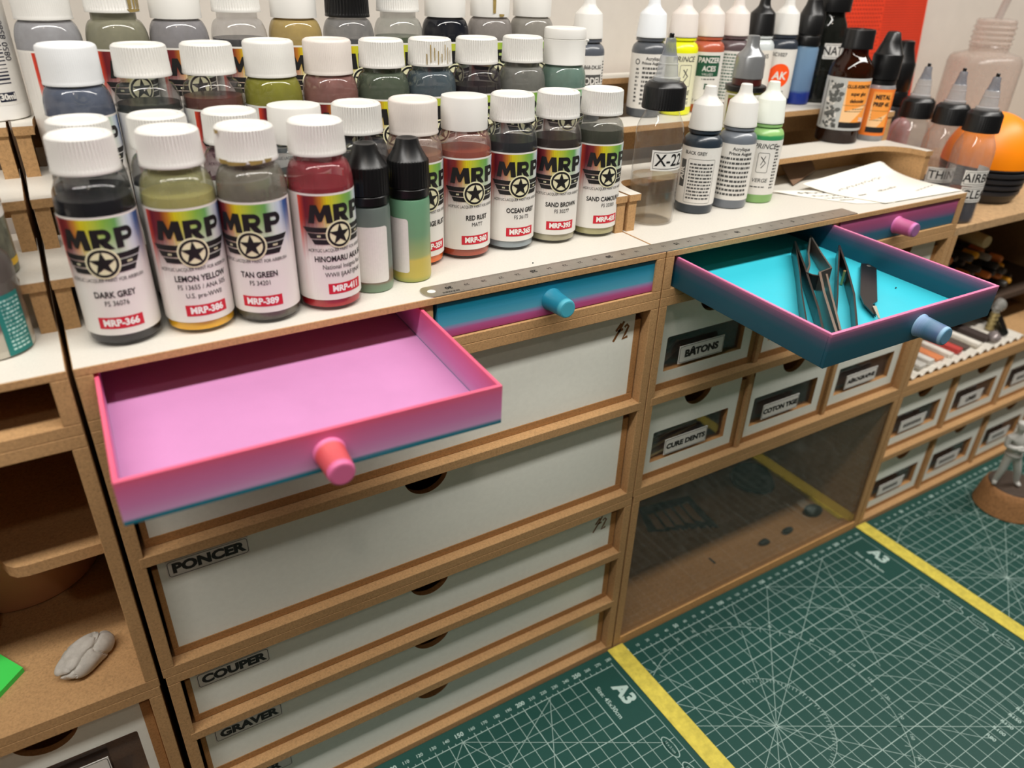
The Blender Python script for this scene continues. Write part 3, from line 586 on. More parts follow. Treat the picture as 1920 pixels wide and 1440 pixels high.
# ------------------------------------------------------------ glass paint jars
def rainbow(red, name='rainbow_label'):
    m, n, out = nt(name); b = N(n, 'BsdfPrincipled', Roughness=.42); n.links.new(b.outputs[0], out.inputs[0])
    tc = N(n, 'TexCoord'); s = N(n, 'SeparateXYZ'); n.links.new(tc.outputs['Object'], s.inputs[0])
    ng = N(n, 'Math', operation='MULTIPLY'); n.links.new(s.outputs['Y'], ng.inputs[0]); ng.inputs[1].default_value = -1
    at = N(n, 'Math', operation='ARCTAN2'); n.links.new(s.outputs['X'], at.inputs[0]); n.links.new(ng.outputs[0], at.inputs[1])
    mr = N(n, 'MapRange'); mr.inputs[1].default_value = -1.75; mr.inputs[2].default_value = 1.75; n.links.new(at.outputs[0], mr.inputs[0])
    q = lambda p: (p+1.75)/3.5
    wh = srgb(228, 225, 219)
    r = ramp(n, [(0, wh), (q(-1.26), wh), (q(-1.24), srgb(226, 70, 44)), (q(-1.02), srgb(104, 18, 34)), (q(-.72), srgb(128, 40, 36)), (q(-.52), srgb(190, 120, 36)), (q(-.32), srgb(216, 202, 30)), (q(-.08), srgb(192, 202, 60)), (q(.22), srgb(136, 182, 66)), (q(.52), srgb(104, 166, 88)), (q(.74), srgb(206, 222, 214)), (q(.98), srgb(196, 210, 230)), (q(1.18), srgb(44, 96, 160)), (q(1.42), srgb(30, 60, 120)), (q(1.44), wh)])
    n.links.new(mr.outputs[0], r.inputs[0])
    cv = N(n, 'CombineXYZ'); ml = N(n, 'Math', operation='MULTIPLY'); n.links.new(at.outputs[0], ml.inputs[0]); ml.inputs[1].default_value = 26; n.links.new(ml.outputs[0], cv.inputs[0])
    z3 = N(n, 'Math', operation='MULTIPLY'); n.links.new(s.outputs['Z'], z3.inputs[0]); z3.inputs[1].default_value = 20; n.links.new(z3.outputs[0], cv.inputs[1])
    t = N(n, 'TexNoise', Scale=1.0, Detail=4.0, Roughness=.7); n.links.new(cv.outputs[0], t.inputs['Vector'])
    mz = N(n, 'MapRange'); mz.inputs[1].default_value = .024; mz.inputs[2].default_value = .054; n.links.new(s.outputs['Z'], mz.inputs[0])
    ad = N(n, 'Math', operation='MULTIPLY_ADD'); n.links.new(t.outputs['Fac'], ad.inputs[0]); ad.inputs[1].default_value = .55; n.links.new(mz.outputs[0], ad.inputs[2])
    lf = N(n, 'MapRange'); lf.inputs[1].default_value = 0; lf.inputs[2].default_value = -1.1; lf.inputs[3].default_value = 0; lf.inputs[4].default_value = .28; n.links.new(at.outputs[0], lf.inputs[0])
    a2 = N(n, 'Math', operation='ADD'); n.links.new(ad.outputs[0], a2.inputs[0]); n.links.new(lf.outputs[0], a2.inputs[1])
    sm = N(n, 'MapRange', interpolation_type='SMOOTHSTEP'); sm.inputs[1].default_value = .46; sm.inputs[2].default_value = 1.22; n.links.new(a2.outputs[0], sm.inputs[0])
    zt = N(n, 'Math', operation='LESS_THAN'); n.links.new(s.outputs['Z'], zt.inputs[0]); zt.inputs[1].default_value = .0534
    f = N(n, 'Math', operation='MULTIPLY'); n.links.new(sm.outputs[0], f.inputs[0]); n.links.new(zt.outputs[0], f.inputs[1])
    dk = N(n, 'Mix', data_type='RGBA', blend_type='MULTIPLY') ; dk.inputs[0].default_value = .4; r2 = ramp(n, [(.35, (.55, .5, .5, 1)), (.6, (1, 1, 1, 1))]); n.links.new(t.outputs['Fac'], r2.inputs[0])
    n.links.new(r.outputs[0], dk.inputs[6]); n.links.new(r2.outputs[0], dk.inputs[7])
    mx = N(n, 'Mix', data_type='RGBA'); n.links.new(f.outputs[0], mx.inputs[0]); mx.inputs[6].default_value = wh; n.links.new(dk.outputs[2], mx.inputs[7]); n.links.new(mx.outputs[2], b.inputs['Base Color'])
    return m
RAIN = rainbow(0)
R = .0142
def arc_sheet(r, z0, z1, p0, p1, n=44, th=.00005):
    mb = MB(); v = []
    for i in range(n+1):
        p = p0+(p1-p0)*i/n; v += [(r*sin(p), -r*cos(p), z0), (r*sin(p), -r*cos(p), z1)]
    return mb.add(v, [(2*i, 2*i+2, 2*i+3, 2*i+1) for i in range(n)], 0, True)
LOGO = Art(); u_ = .001
def pl(pts, mi=0, ly=1, dz=.0): LOGO.poly([(a*u_, (b+dz)*u_) for a, b in pts], mi, ly)
zM = 41.6
pl([(-13.4, 0), (-11.9, 8), (-9.2, 8), (-7.9, 4.4), (-6.2, 8), (-3.5, 8), (-2.7, 0), (-5.4, 0), (-5.9, 4), (-7.5, .7), (-8.9, .7), (-10.1, 4.2), (-10.7, 0)], dz=zM)
for x0, leg in ((-2.2, 1), (6.3, 0)):
    pl([(x0, 0), (x0+2.7, 0), (x0+2.7, 8), (x0, 8)], dz=zM); pl([(x0+2.5, 8), (x0+2.5, 6.2), (x0+4.6, 6.2), (x0+4.6, 8)], dz=zM); pl([(x0+2.5, 4.5), (x0+2.5, 2.7), (x0+4.6, 2.7), (x0+4.6, 4.5)], dz=zM)
    LOGO.ring((x0+4.5)*u_, (zM+5.35)*u_, .00175, .0018, -pi/2, pi/2, 0, 1, 14)
    if leg: pl([(x0+2.3, 3.4), (x0+4.9, 3.6), (x0+7.7, 0), (x0+4.6, 0)], dz=zM)
zS = 36.2
for s in (-1, 1):
    for a, b, c, e in ((1.3, 3.4, 16.2, 14.6), (-1.5, .7, 14.4, 13.0), (-4.2, -2.1, 12.6, 11.4)):
        pl([(s*4.6, a), (s*e, a+.15), (s*c, b+.25), (s*4.6, b)], 0, 1, zS)
    for d in range(3 if s < 0 else 4): LOGO.rect((s*9.4+.55*d-.6)*u_, (s*9.4+.55*d-.22)*u_, (zS-.8)*u_, (zS+.05)*u_, 1, 2)
LOGO.poly([(.0063*cos(2*pi*i/32), zS*u_+.0063*sin(2*pi*i/32)) for i in range(32)], 1, 2)
LOGO.ring(0, zS*u_, .0051, .0010, 0, 2*pi, 0, 3)
pl([((5.0 if i % 2 == 0 else 1.95)*sin(pi*i/5), (5.0 if i % 2 == 0 else 1.95)*cos(pi*i/5)) for i in range(10)], 0, 4, zS)
LOGO.text('ACRYLIC LACQUER PAINT FOR AIRBRUSH', 0, .0293, .0021, 0, sx=.74, ly=1)
lgmb = MB(); LOGO.wrap(lgmb, .01429, 0); LOGOMATS = [INK, P('pale_yellow_print', srgb(230, 226, 188), .5)]
# shared part meshes
bodyp = [(.0118, 0), (.0134, .0006), (.0141, .002), (R, .004), (R, .0545), (.01418, .0560)]+[(.0101+.00408*cos(a), .0560+.0104*sin(a)) for a in (.2, .4, .6, .8, 1.0, 1.15, 1.3, 1.43)]+[(.0102, .0666), (.0101, .0702)]
def wall_mesh(): return MB().lathe(bodyp, 56, cap=True)
def liq_mesh(h):
    pr = [(.0110, .0011)]+[(r-.0007, z) for r, z in bodyp[1:] if .0008 < z < h-.0004]
    rr = [r for r, z in bodyp if z <= h][-1]; k = [i for i, p in enumerate(bodyp) if p[1] > h][0]; (ra, za), (rb, zb) = bodyp[k-1], bodyp[k]
    return MB().lathe(pr+[((ra+(rb-ra)*(h-za)/(zb-za))-.0007, h)], 48)
def capA(h0=.0690, h1=.0824, n=56, r0=.0120, r1=.0115, fl=.0015, depth=.00046, seg=5):
    pat = [0, 0, .8, 1, .8][:seg]
    def mod(r, z, a, i): return r-(depth*pat[i % seg] if h0+fl+.0004 < z < h1-.0010 else 0)
    pr = [(r0-.0012, h0), (r0+.0002, h0), (r0+.0003, h0+fl*.4), (r0+.0001, h0+fl), (r0+.0001, h0+fl+.0008), (r0*.5+r1*.5+.0001, (h0+h1)/2), (r1+.0002, h1-.0016), (r1, h1-.0010), (r1-.0002, h1-.0006), (r1-.0012, h1), (r1-.0026, h1-.0001), (r1-.0030, h1-.0005), (.0002, h1-.0005)]
    return MB().lathe(pr, n*seg, mod=mod)
def capS(h0=.0670, h1=.0828): return MB().lathe([(.0112, h0), (.0121, h0), (.0121, h0+.011), (.0120, h0+.0113), (.0119, h1-.0008), (.0116, h1-.0001), (.0108, h1), (.0002, h1-.0001)], 64)
def capFT(h0=.0668, h1=.0865):
    mb = MB().lathe([(.0122, h0), (.0129, h0), (.0129, h0+.0004), (.0126, h0+.0010), (.0126, h1-.0062), (.0123, h1-.0060), (.0123, h1-.0058), (.0126, h1-.0056), (.0126, h1-.0012), (.0122, h1-.0003), (.0114, h1), (.0002, h1)], 64)
    return mb.box(.0112, .0139, -.0045, .0045, h1-.0075, h1-.0060, b=.0004).box(.0117, .0128, -.0045, .0045, h1-.0095, h1-.0060, b=.0004)
CAPS = {}
def capmesh(k):
    if k not in CAPS:
        CAPS[k] = build('cap', {'A': capA, 'S': capS, 'FT': capFT, 'F': lambda: capA(.0668, .0830, 84, .0121, .0119, .0012, .00013, 4), 'K': lambda: capA(.0672, .0828, 44, .0120, .0117, .0014, .00035)}[k](), WCAP)
        me = CAPS[k].data; bpy.data.objects.remove(CAPS[k]); CAPS[k] = me
    return CAPS[k]
def part(name, me, mats, parent):
    o = bpy.data.objects.new(name, me); COL.objects.link(o); o.parent = parent
    for i, mt in enumerate(mats):
        if i >= len(me.materials): me.materials.append(mt)
        o.material_slots[i].link = 'OBJECT'; o.material_slots[i].material = mt
    return o
def take(mb, mats=(None,)):
    o = build('x', mb, list(mats)); me = o.data; bpy.data.objects.remove(o); return me
WALL = take(wall_mesh()); LAB = take(arc_sheet(.01428, .0058, .0543, -2.7, 2.7)); LGM = take(lgmb, LOGOMATS)
LIQ = {}
def jar(row, x, y, z, cap, wall, liq, lvl, dphi, text, code, label, capmat=None, tight=0.0, stain=None):
    th = atan2(CAM.x-x, y-CAM.y)+RAD(dphi)
    j = thing('paint_jar', label, 'paint jar', (x, y, z), th, {'A': 'paint jars in the front row', 'B': 'paint jars in the second row', 'C': 'paint jars on the lower rack step', 'D': 'paint jars on the upper rack step'}[row], world=False)
    part('jar_body', WALL, [film(*wall, zlow=.12)], j)
    if lvl not in LIQ: LIQ[lvl] = take(liq_mesh(lvl))
    part('paint', LIQ[lvl], [liq], j)
    c = part('cap', capmesh(cap), [capmat or WCAP], j); c.location.z = tight
    if stain: build('paint_stain', stain, P('dried_paint', srgb(150, 128, 70), .6, noise=(300, .2)), c)
    l = part('label', LAB, [RAIN], j); part('label_print', LGM, LOGOMATS, l)
    if text:
        A = Art(); zz = .0232 if len(text) < 3 else .0252
        for i, tx in enumerate(text):
            s = .0036 if i == 0 else .0030; s = min(s, .0036*16/max(12, len(tx)*.8)) if i == 0 else s
            A.text(tx, .0015, zz, s, 0, bold=.022 if i == 0 else 0, sx=.80 if i == 0 else .82); zz -= .0037
        mb = MB(); A.wrap(mb, .01429, 0); build('colour_name', mb, [INK], l)
    if code:
        A = Art().rect(-.0072, .0100, .0087, .0136, 0, 0); A.text(code, .0014, .0111, .0040, 1, bold=.045, sx=.92, ly=1)
        mb = MB(); A.wrap(mb, .01429, 0); build('code_badge', mb, [RED, P('white_badge_ink', srgb(240, 238, 234), .5)], l)
    return j
def L2(name, bot, top, zs=.12): return liquid(name, [(0, srgb(*bot)), (zs, srgb(*bot)), (zs+.10, srgb(*top)), (1, srgb(*top))])
c3 = srgb
def drip(pts, r=.0124, w=.0011, h0=.0688):
    mb = MB(); A = Art()
    for x, z0, z1, ww in pts: A.poly([(x-ww/2, z1), (x-ww*.35, z0), (x+ww*.4, z0+.0003), (x+ww/2, z1-.0002)])
    return A.wrap(mb, r, 0, eps=.00003)
# front row
jar('A', .1326, .0250, T, 'A', ('dark', c3(70, 72, 78), .22), L2('dark_grey', (26, 24, 30), (20, 20, 22)), .0595, -10, ['DARK GREY', 'FS 36076'], 'MRP-366', 'front row paint jar labelled DARK GREY, leftmost, with black paint')
jar('A', .1628, .0232, T, 'A', ('lemon', c3(190, 188, 140), .42), L2('lemon', (238, 176, 12), (176, 170, 96), .08), .0580, 6, ['LEMON YELLOW', 'FS 13655 / ANA 505', 'U.S. pre-WWII'], 'MRP-386', 'front row paint jar labelled LEMON YELLOW, with yellow paint at its foot')
jar('A', .1912, .0200, T, 'A', ('tan', c3(150, 146, 132), .62), L2('tan_green', (40, 36, 42), (120, 116, 92), .02), .0120, -14, ['TAN GREEN', 'FS 34201'], 'MRP-389', 'front row paint jar labelled TAN GREEN, its cap rim crusted with dried paint', stain=drip([(-.008, .0686, .0706, .005), (-.002, .0684, .0700, .009), (.006, .0686, .0704, .006), (.0115, .0690, .0706, .004), (-.0095, .0800, .0818, .003)]))
jar('A', .2207, .0205, T, 'A', ('hino', c3(178, 76, 84), .55), L2('hinomaru', (178, 20, 34), (118, 34, 42), .1), .0560, 26, ['HINOMARU AKA IRO', 'National Insignia Red', 'WWII IJAAF/IJNAF'], 'MRP-411', 'front row paint jar labelled HINOMARU AKA, filled with red paint', stain=None)
# second row
B_ = .0525
jar('B', .1345, B_+.003, T, 'A', ('b1', c3(90, 96, 96), .5), L2('b1', (50, 60, 60), (50, 60, 60)), .050, 30, None, None, 'second row paint jar hidden behind the DARK GREY jar, only its cap top showing')
jar('B', .1640, B_+.003, T, 'A', ('b2', c3(60, 66, 70), .5), L2('b2', (36, 42, 46), (36, 42, 46)), .056, 30, None, None, 'second row paint jar with dark grey paint, behind the LEMON YELLOW jar')
jar('B', .1935, B_+.002, T, 'A', ('b3', c3(120, 84, 96), .45), L2('b3', (88, 44, 60), (88, 44, 60)), .052, 30, None, None, 'second row paint jar with dark pink paint, behind the TAN GREEN jar')
jar('B', .2222, B_+.002, T, 'S', ('b4', c3(120, 128, 132), .4), L2('b4', (70, 74, 60), (70, 74, 60)), .052, 30, None, None, 'second row paint jar with smooth white cap, behind the HINOMARU AKA jar')
jar('B', .2520, B_+.002, T, 'A', ('b5', c3(70, 72, 76), .6), L2('b5', (44, 44, 48), (44, 44, 48)), .056, 34, None, None, 'second row paint jar with grey black paint, behind a black capped squeeze bottle')
jar('B', .2805, B_, T, 'F', ('b6', c3(178, 150, 140), .45), L2('b6', (240, 112, 16), (170, 120, 90), .1), .0572, 30, ['ORANGE RUST'], 'MRP-359', 'second row paint jar with pinkish cap and orange paint, behind a black squeeze bottle', capmat=PCAP)
jar('B', .3090, B_, T, 'S', ('rust', c3(176, 128, 120), .40), L2('rust', (172, 74, 48), (164, 68, 40), .3), .0570, 23, ['RED RUST', 'MATT'], 'MRP-360', 'second row paint jar labelled RED RUST, smooth white cap and rust paint')
jar('B', .3384, B_+.001, T, 'A', ('ocean', c3(92, 96, 100), .32), L2('ocean', (150, 162, 168), (16, 17, 20), .1), .0590, 23, ['OCEAN GREY', 'FS 36173'], 'MRP-365', 'second row paint jar labelled OCEAN GREY')
jar('B', .3672, B_, T, 'A', ('sandb', c3(110, 100, 98), .30), L2('sandb', (172, 166, 138), (30, 22, 20), .1), .0585, 17, ['SAND BROWN', 'FS 30277'], 'MRP-395', 'second row paint jar labelled SAND BROWN')
jar('B', .3966, B_-.001, T, 'A', ('sandc', c3(110, 112, 100), .35), L2('sandc', (176, 170, 124), (46, 48, 38), .1), .0610, 31, ['SAND CAMOUFLAGE', 'FS 33303'], 'MRP-435', 'second row paint jar labelled SAND CAMOUFLAGE, beside the wooden rack post')
# lower step
z1, z2, z3 = T+.0228, T+.0457, T+.0690
cx = [.1386, .1675, .1966, .2256, .2552, .2845, .3128, .3418, .3723, .4020]; nm = ['first', 'second', 'third', 'fourth', 'fifth', 'sixth', 'seventh', 'eighth', 'ninth', 'tenth']
dat = [('F', ('c1', c3(108, 116, 134), .82), (70, 78, 92), .050, 10, 'blue grey paint and a greyish cap'), ('A', ('c2', c3(96, 100, 98), .3), (38, 40, 36), .0575, 30, 'black green paint'), ('A', ('c3', c3(110, 106, 104), .25), (102, 48, 38), .0590, 30, 'brown red paint'),
       ('F', ('c4', c3(152, 150, 66), .93), (140, 138, 60), .050, 38, 'olive yellow paint, tall ribbed cap'), ('F', ('c5', c3(160, 116, 110), .72), (120, 76, 66), .0575, 30, 'pinkish brown paint, tall ribbed cap'), ('A', ('c6', c3(98, 108, 92), .86), (84, 96, 80), .056, 20, 'grey green paint'),
       ('A', ('c7', c3(96, 110, 118), .72), (88, 96, 100), .056, 20, 'slate blue paint and grey streaks on its cap'), ('A', ('c8', c3(70, 64, 68), .55), (34, 30, 32), .0575, 26, 'near black paint'), ('A', ('c9', c3(136, 136, 130), .8), (120, 120, 114), .054, 20, 'pale grey paint'), ('FT', ('c10', c3(124, 152, 140), .9), (110, 138, 120), .054, 20, 'pale sea green paint and a flip top cap')]
for i, (cp, wl, lc, lv, dp, tx) in enumerate(dat):
    st = drip([(-.006+.0021*k, .0700+.001*(k % 3), .0755+.0015*((k*7) % 4), .0006) for k in range(8)]) if i == 6 else None
    j = jar('C', cx[i], .0995, z1, cp, wl, L2('c%d' % i, lc, lc), lv, dp, None, None, '%s jar on the lower rack step, %s' % (nm[i], tx), capmat=P('greyish_cap', srgb(226, 228, 230), .45) if i == 0 else PCAP if i == 4 else None, stain=st)
    if st: bpy.data.objects[j.name].children[2].children[0].data.materials[0] = P('slate_streak', srgb(110, 124, 136), .6)
# upper step
dx = [.1345, .1640, .1925, .2222, .2520, .2822, .3125, .3428, .3735, .4040]
dat = [('F', ('d1', c3(176, 176, 180), .85), (150, 150, 156), .05, 34, 'pale grey paint and a tall white cap'), ('A', ('d2', c3(152, 150, 128), .86), (130, 130, 80), .052, 26, 'grey olive film, stained cap'), ('S', ('d3', c3(156, 154, 158), .8), (140, 140, 140), .05, 26, 'mid grey film under a smooth cap'),
       ('A', ('d4', c3(150, 150, 156), .22), (34, 32, 32), .0575, 24, 'black paint and clear shoulder'), ('S', ('d5', c3(192, 168, 108), .95), (176, 146, 80), .054, 30, 'tan yellow paint'), ('K', ('d6', c3(112, 114, 118), .55), (96, 96, 92), .05, 26, 'black ribbed cap'), ('A', ('d7', c3(136, 146, 136), .32), (62, 76, 36), .0570, 22, 'dark green paint, clear shoulder'),
       ('S', ('d8', c3(26, 30, 40), .96), (18, 20, 26), .056, 24, 'blue black paint'), ('S', ('d9', c3(156, 150, 146), .78), (140, 134, 130), .05, 22, 'yellowish cap dribble'), ('S', ('d10', c3(164, 160, 152), .84), (150, 146, 138), .05, 22, 'warm pale grey film, right end of row')]
for i, (cp, wl, lc, lv, dp, tx) in enumerate(dat):
    st = None
    if i == 1: st = drip([(.003, .0706, .080, .0025), (.0058, .0704, .080, .0015), (.0080, .0704, .080, .0014), (.0100, .0706, .08, .002), (.006, .0692, .0706, .010)])
    if i == 8: st = drip([(-.002, .0690, .081, .0022), (.003, .0672, .0688, .004)])
    jar('D', dx[i], .1405, z2, cp, wl, L2('d%d' % i, lc, lc), lv, dp, None, None, '%s jar on the upper rack step, %s' % (nm[i], tx), capmat=BLACK if cp == 'K' else None, tight=.0008 if cp == 'A' else 0, stain=st)
# ------------------------------------------------------------ dropper bottles
rn = random.Random(5)
def lines(A, x0, x1, y0, y1, n, mi=0, h=.5):
    st = (y1-y0)/n
    for i in range(n):
        x = x0; yy = y1-st*(i+.5)
        while x < x1-.0006:
            w_ = min(rn.uniform(.0008, .0026), x1-x); A.rect(x, x+w_, yy-st*h/2, yy+st*h/2, mi); x += w_+.0005
    return A
GREYINK = P('grey_print', srgb(74, 74, 72), .6)
dprof = [(.0108, 0), (.0120, .0006), (.0125, .0022), (.0125, .0440), (.0122, .0462), (.0112, .0482), (.0096, .0496), (.0090, .0502), (.0090, .0506), (.0102, .0508), (.0102, .0524), (.0092, .0527), (.0092, .0540)]
def dcap(k=1):
    def mod(r, z, a, i): return r-(.00022*[0, 1, 1, 0][i % 4] if .0546 < z < .0670 else 0)
    return MB().lathe([(.0095, .0530), (.0106, .0530), (.0107, .0534), (.0105, .0542), (.0093, .0675), (.0090, .0682), (.0060, .0710), (.0048, .0724), (.0042, .0740), (.0036, .0782), (.0032, .0786), (.0003, .0786)], 160, mod=mod)
DB, DC = take(MB().lathe(dprof, 48)), take(dcap())
DL = take(arc_sheet(.01256, .0062, .0428, -2.9, 2.9))
def dropper(x, y, z, mat, cap, art, mats, dphi, label, group, lab=PAPER, lname='label_print'):
    d = thing('dropper_bottle', label, 'dropper bottle', (x, y, z), atan2(CAM.x-x, y-CAM.y)+RAD(dphi), group, world=False)
    part('bottle_body', DB, [mat], d); part('cap', DC, [cap], d); l = part('label', DL, [lab], d)
    if art: mb = MB(); art.wrap(mb, .01257, 0); build(lname, mb, mats, l)
    return d
def pc(name, c, **k): return P('paint_'+name, srgb(*c), .3, coat=.3, **k)
G1, G2 = 'dropper bottles standing on the white top', 'dropper bottles on the rack step'
A = Art(); lines(A, -.0062, .0095, .0095, .0335, 11); A.text('BLACK GREY', -.0035, .0392, .0030, bold=.02, sx=.85); A.rrect(-.0075, .0105, .0075, .0355, .001, .0002)
A.rect(-.0138, -.0092, .0170, .0345, 0); A.text('AIR', -.0116, .0257, .0052, 1, rot=pi/2, bold=.03, ly=2)
dropper(.4867, .0582, T, pc('blackgrey', (40, 50, 60)), WCAP, A, [GREYINK, PAPER], 0, 'black grey dropper bottle with white cap, nearest of three on the white top', G1)
A = Art(); A.text('Acrylique', .004, .0398, .0030, bold=.02); A.text('Prince August', .004, .0368, .0028, bold=.03); lines(A, -.0095, .0125, .0085, .0350, 9)
dropper(.5170, .0570, T, pc('midgrey', (108, 114, 122)), WCAP, A, [GREYINK], 0, 'mid grey dropper bottle, middle of three on the white top', G1)
A = Art(); A.text('PRINCE', .0035, .0388, .0046, bold=.01, shear=.25); A.rrect(.000, .0075, .0215, .0345, .001, .0003); A.strip([(.002, .032), (.0055, .028), (.003, .0245)], .0006); A.strip([(.005, .0325), (.0025, .0265)], .0005); A.text('VERGE', .0035, .0160, .0036, bold=.01, shear=.2); lines(A, -.002, .008, .0108, .0124, 1); lines(A, .0115, .0150, .010, .040, 14)
GRN = liquid('green_dropper', [(0, srgb(134, 178, 106)), (.70, srgb(134, 178, 106)), (.715, srgb(46, 140, 90)), (.775, srgb(60, 150, 90)), (.79, srgb(150, 196, 120)), (1, srgb(144, 190, 120))], .0595, .3)
dropper(.5452, .0590, T, GRN, P('greenish_cap', srgb(234, 238, 228), .4), A, [GREYINK], -8, 'green dropper bottle with white cap, furthest of three on the white top', G1)
YB2 = .1435
A = Art(); A.text('MODEL', .0020, .0268, .0062, 1, bold=.03, sx=.8, ly=2); A.text('COLOR', .0020, .0200, .0062, 1, bold=.03, sx=.8, ly=2); A.rect(-.0090, .0108, .0155, .0310, 0); A.text('70.868-DK.SG', .002, .0356, .0034, bold=.02, sx=.85); lines(A, .0120, .0150, .014, .040, 14)
dropper(.4535, YB2+.0035, z2, pc('slate', (84, 88, 96)), WCAP, A, [GREYINK, PAPER], 10, 'slate grey dropper bottle on the rack step directly right of the jars', G2)
A = Art(); A.text('Acrylique', .004, .0398, .0030, bold=.02); A.text('Prince August', .003, .0368, .0026, bold=.03); lines(A, -.0035, .0125, .0085, .0350, 9); A.ring(-.0078, .0375, .0016, .0007); lines(A, -.0085, -.006, .010, .034, 9)
dropper(.5068, YB2, z2, pc('darkgrey', (80, 84, 90)), P('cool_cap', srgb(232, 236, 240), .4), A, [GREYINK], 0, 'dark grey dropper bottle on the rack step behind the clear X-22 bottle', G2)
A = Art(); A.text('PRINCE', .0030, .0388, .0050, bold=.01, shear=.25); A.rrect(.0005, .0095, .0205, .0350, .001, .0003); A.strip([(.003, .032), (.0068, .0275), (.0038, .0235)], .0008); A.strip([(.006, .0325), (.0035, .0265)], .0006); A.text('ROGGE', .0025, .0160, .0044, bold=.01, shear=.2); lines(A, -.003, .010, .0110, .0128, 1); A.text('181', .0078, .0090, .0034, bold=.02)
dropper(.5352, YB2-.0015, z2, pc('fluoyellow', (236, 240, 18)), PCAP, A, [GREYINK], 4, 'fluorescent yellow dropper bottle with white cap on the rack step', G2, lab=P('cream_label', srgb(232, 230, 196), .5))
A = Art().rect(-.0068, .0110, .0262, .0405, 0); A.text('PANZER', .0022, .0372, .0050, 1, bold=.03, sx=.88, ly=2); A.text('ACES', .0028, .0314, .0050, 1, bold=.03, sx=.88, ly=2); A.text('VALLEJO', .002, .0276, .0022, 1, ly=2); lines(A, -.002, .009, .0235, .025, 1, 2); A.text('R', .0020, .0190, .0055, 0, bold=.03); A.text('17 ml', -.0055, .0090, .0028, 2)
dropper(.5625, YB2-.0005, z2, pc('rust', (182, 90, 64)), PCAP, A, [P('dark_green_print', srgb(24, 82, 56), .5), PAPER, GREYINK], 4, 'rust red dropper bottle with a dark green label panel on the rack step', G2)
A = Art(); lines(A, -.0098, .0105, .0080, .0415, 15)
dropper(.5890, YB2, z2, pc('umber', (92, 76, 78)), PCAP, A, [P('green_grey_print', srgb(96, 120, 106), .6)], 0, 'brown grey dropper bottle with small green print, between the rust and the black capped bottles', G2)
A = Art(); A.text('GLOSS', .0035, .0385, .0042, bold=.01); A.rrect(.0005, .0075, .0215, .0340, .001, .0003); A.strip([(.002, .031), (.0058, .026)], .0006); lines(A, -.002, .009, .0100, .0190, 4)
dropper(.6165, YB2, z2, pc('clear', (206, 212, 212)), BLACK, A, [GREYINK], 4, 'whitish dropper bottle with a glossy black cap on the rack step', G2, lab=P('warm_label', srgb(228, 222, 212), .5))
A = Art(); A.text('RC1027', -.001, .0388, .0036, 1, bold=.03); A.poly([(.0018+.0088*cos(2*pi*i/30), .0235+.0088*sin(2*pi*i/30)) for i in range(30)], 0); A.text('AK', .0018, .0232, .0080, 2, bold=.03, ly=2, shear=.15); lines(A, -.003, .008, .0080, .0125, 3, 1)
dropper(.6440, YB2, z2, pc('akdark', (48, 54, 64)), WCAP, A, [P('orange_print', srgb(250, 84, 14), .5), GREYINK, PAPER], 2, 'dropper bottle with a round orange emblem on its white label', G2)
# olive bottle with a silver cap
o = thing('dropper_bottle', 'olive dropper bottle with silver cap and black collar, behind the front droppers', 'dropper bottle', (.5555, .0930, z1), atan2(CAM.x-.5555, .093-CAM.y), G2, world=False)
build('bottle_body', MB().lathe([(.0115, 0), (.0128, .001), (.0130, .003), (.0130, .0445), (.012, .0455)], 44), pc('olive', (146, 144, 58)), o)
build('collar', MB().lathe([(.0135, .0450), (.0142, .0454), (.0142, .0482), (.0132, .0488), (.0108, .0490)], 48), BLACK, o)
build('neck', MB().lathe([(.0102, .0488), (.0102, .0535)], 40), pc('wine', (70, 24, 22)), o)
build('cap', MB().lathe([(.0104, .0532), (.0107, .0536), (.0098, .0668), (.0090, .0684), (.0058, .0716), (.0046, .0740), (.0040, .0800), (.0032, .0806), (.0003, .0806)], 48), P('silver_plastic', srgb(150, 152, 154), .3, metal=.6), o)
lb = part('label', take(arc_sheet(.01306, .020, .0435, -1.5, 2.6)), [PAPER], o)
A = Art().rect(-.0125, -.0045, .0215, .0425, 0); A.poly([(-.0120, .0400), (-.0055, .0410), (-.0110, .0330)], 1, 2); A.strip([(-.0115, .030), (-.006, .0395)], .0009, 2, 3); A.text('A', -.0088, .0255, .0050, 1, bold=.03, ly=2); lines(A, -.0025, .009, .028, .042, 6, 2, .3)
mb = MB(); A.wrap(mb, .01307, 0); build('label_print', mb, [MATS[('paint_olive',)], P('dark_red_print', srgb(120, 24, 26), .5), GREYINK], lb)
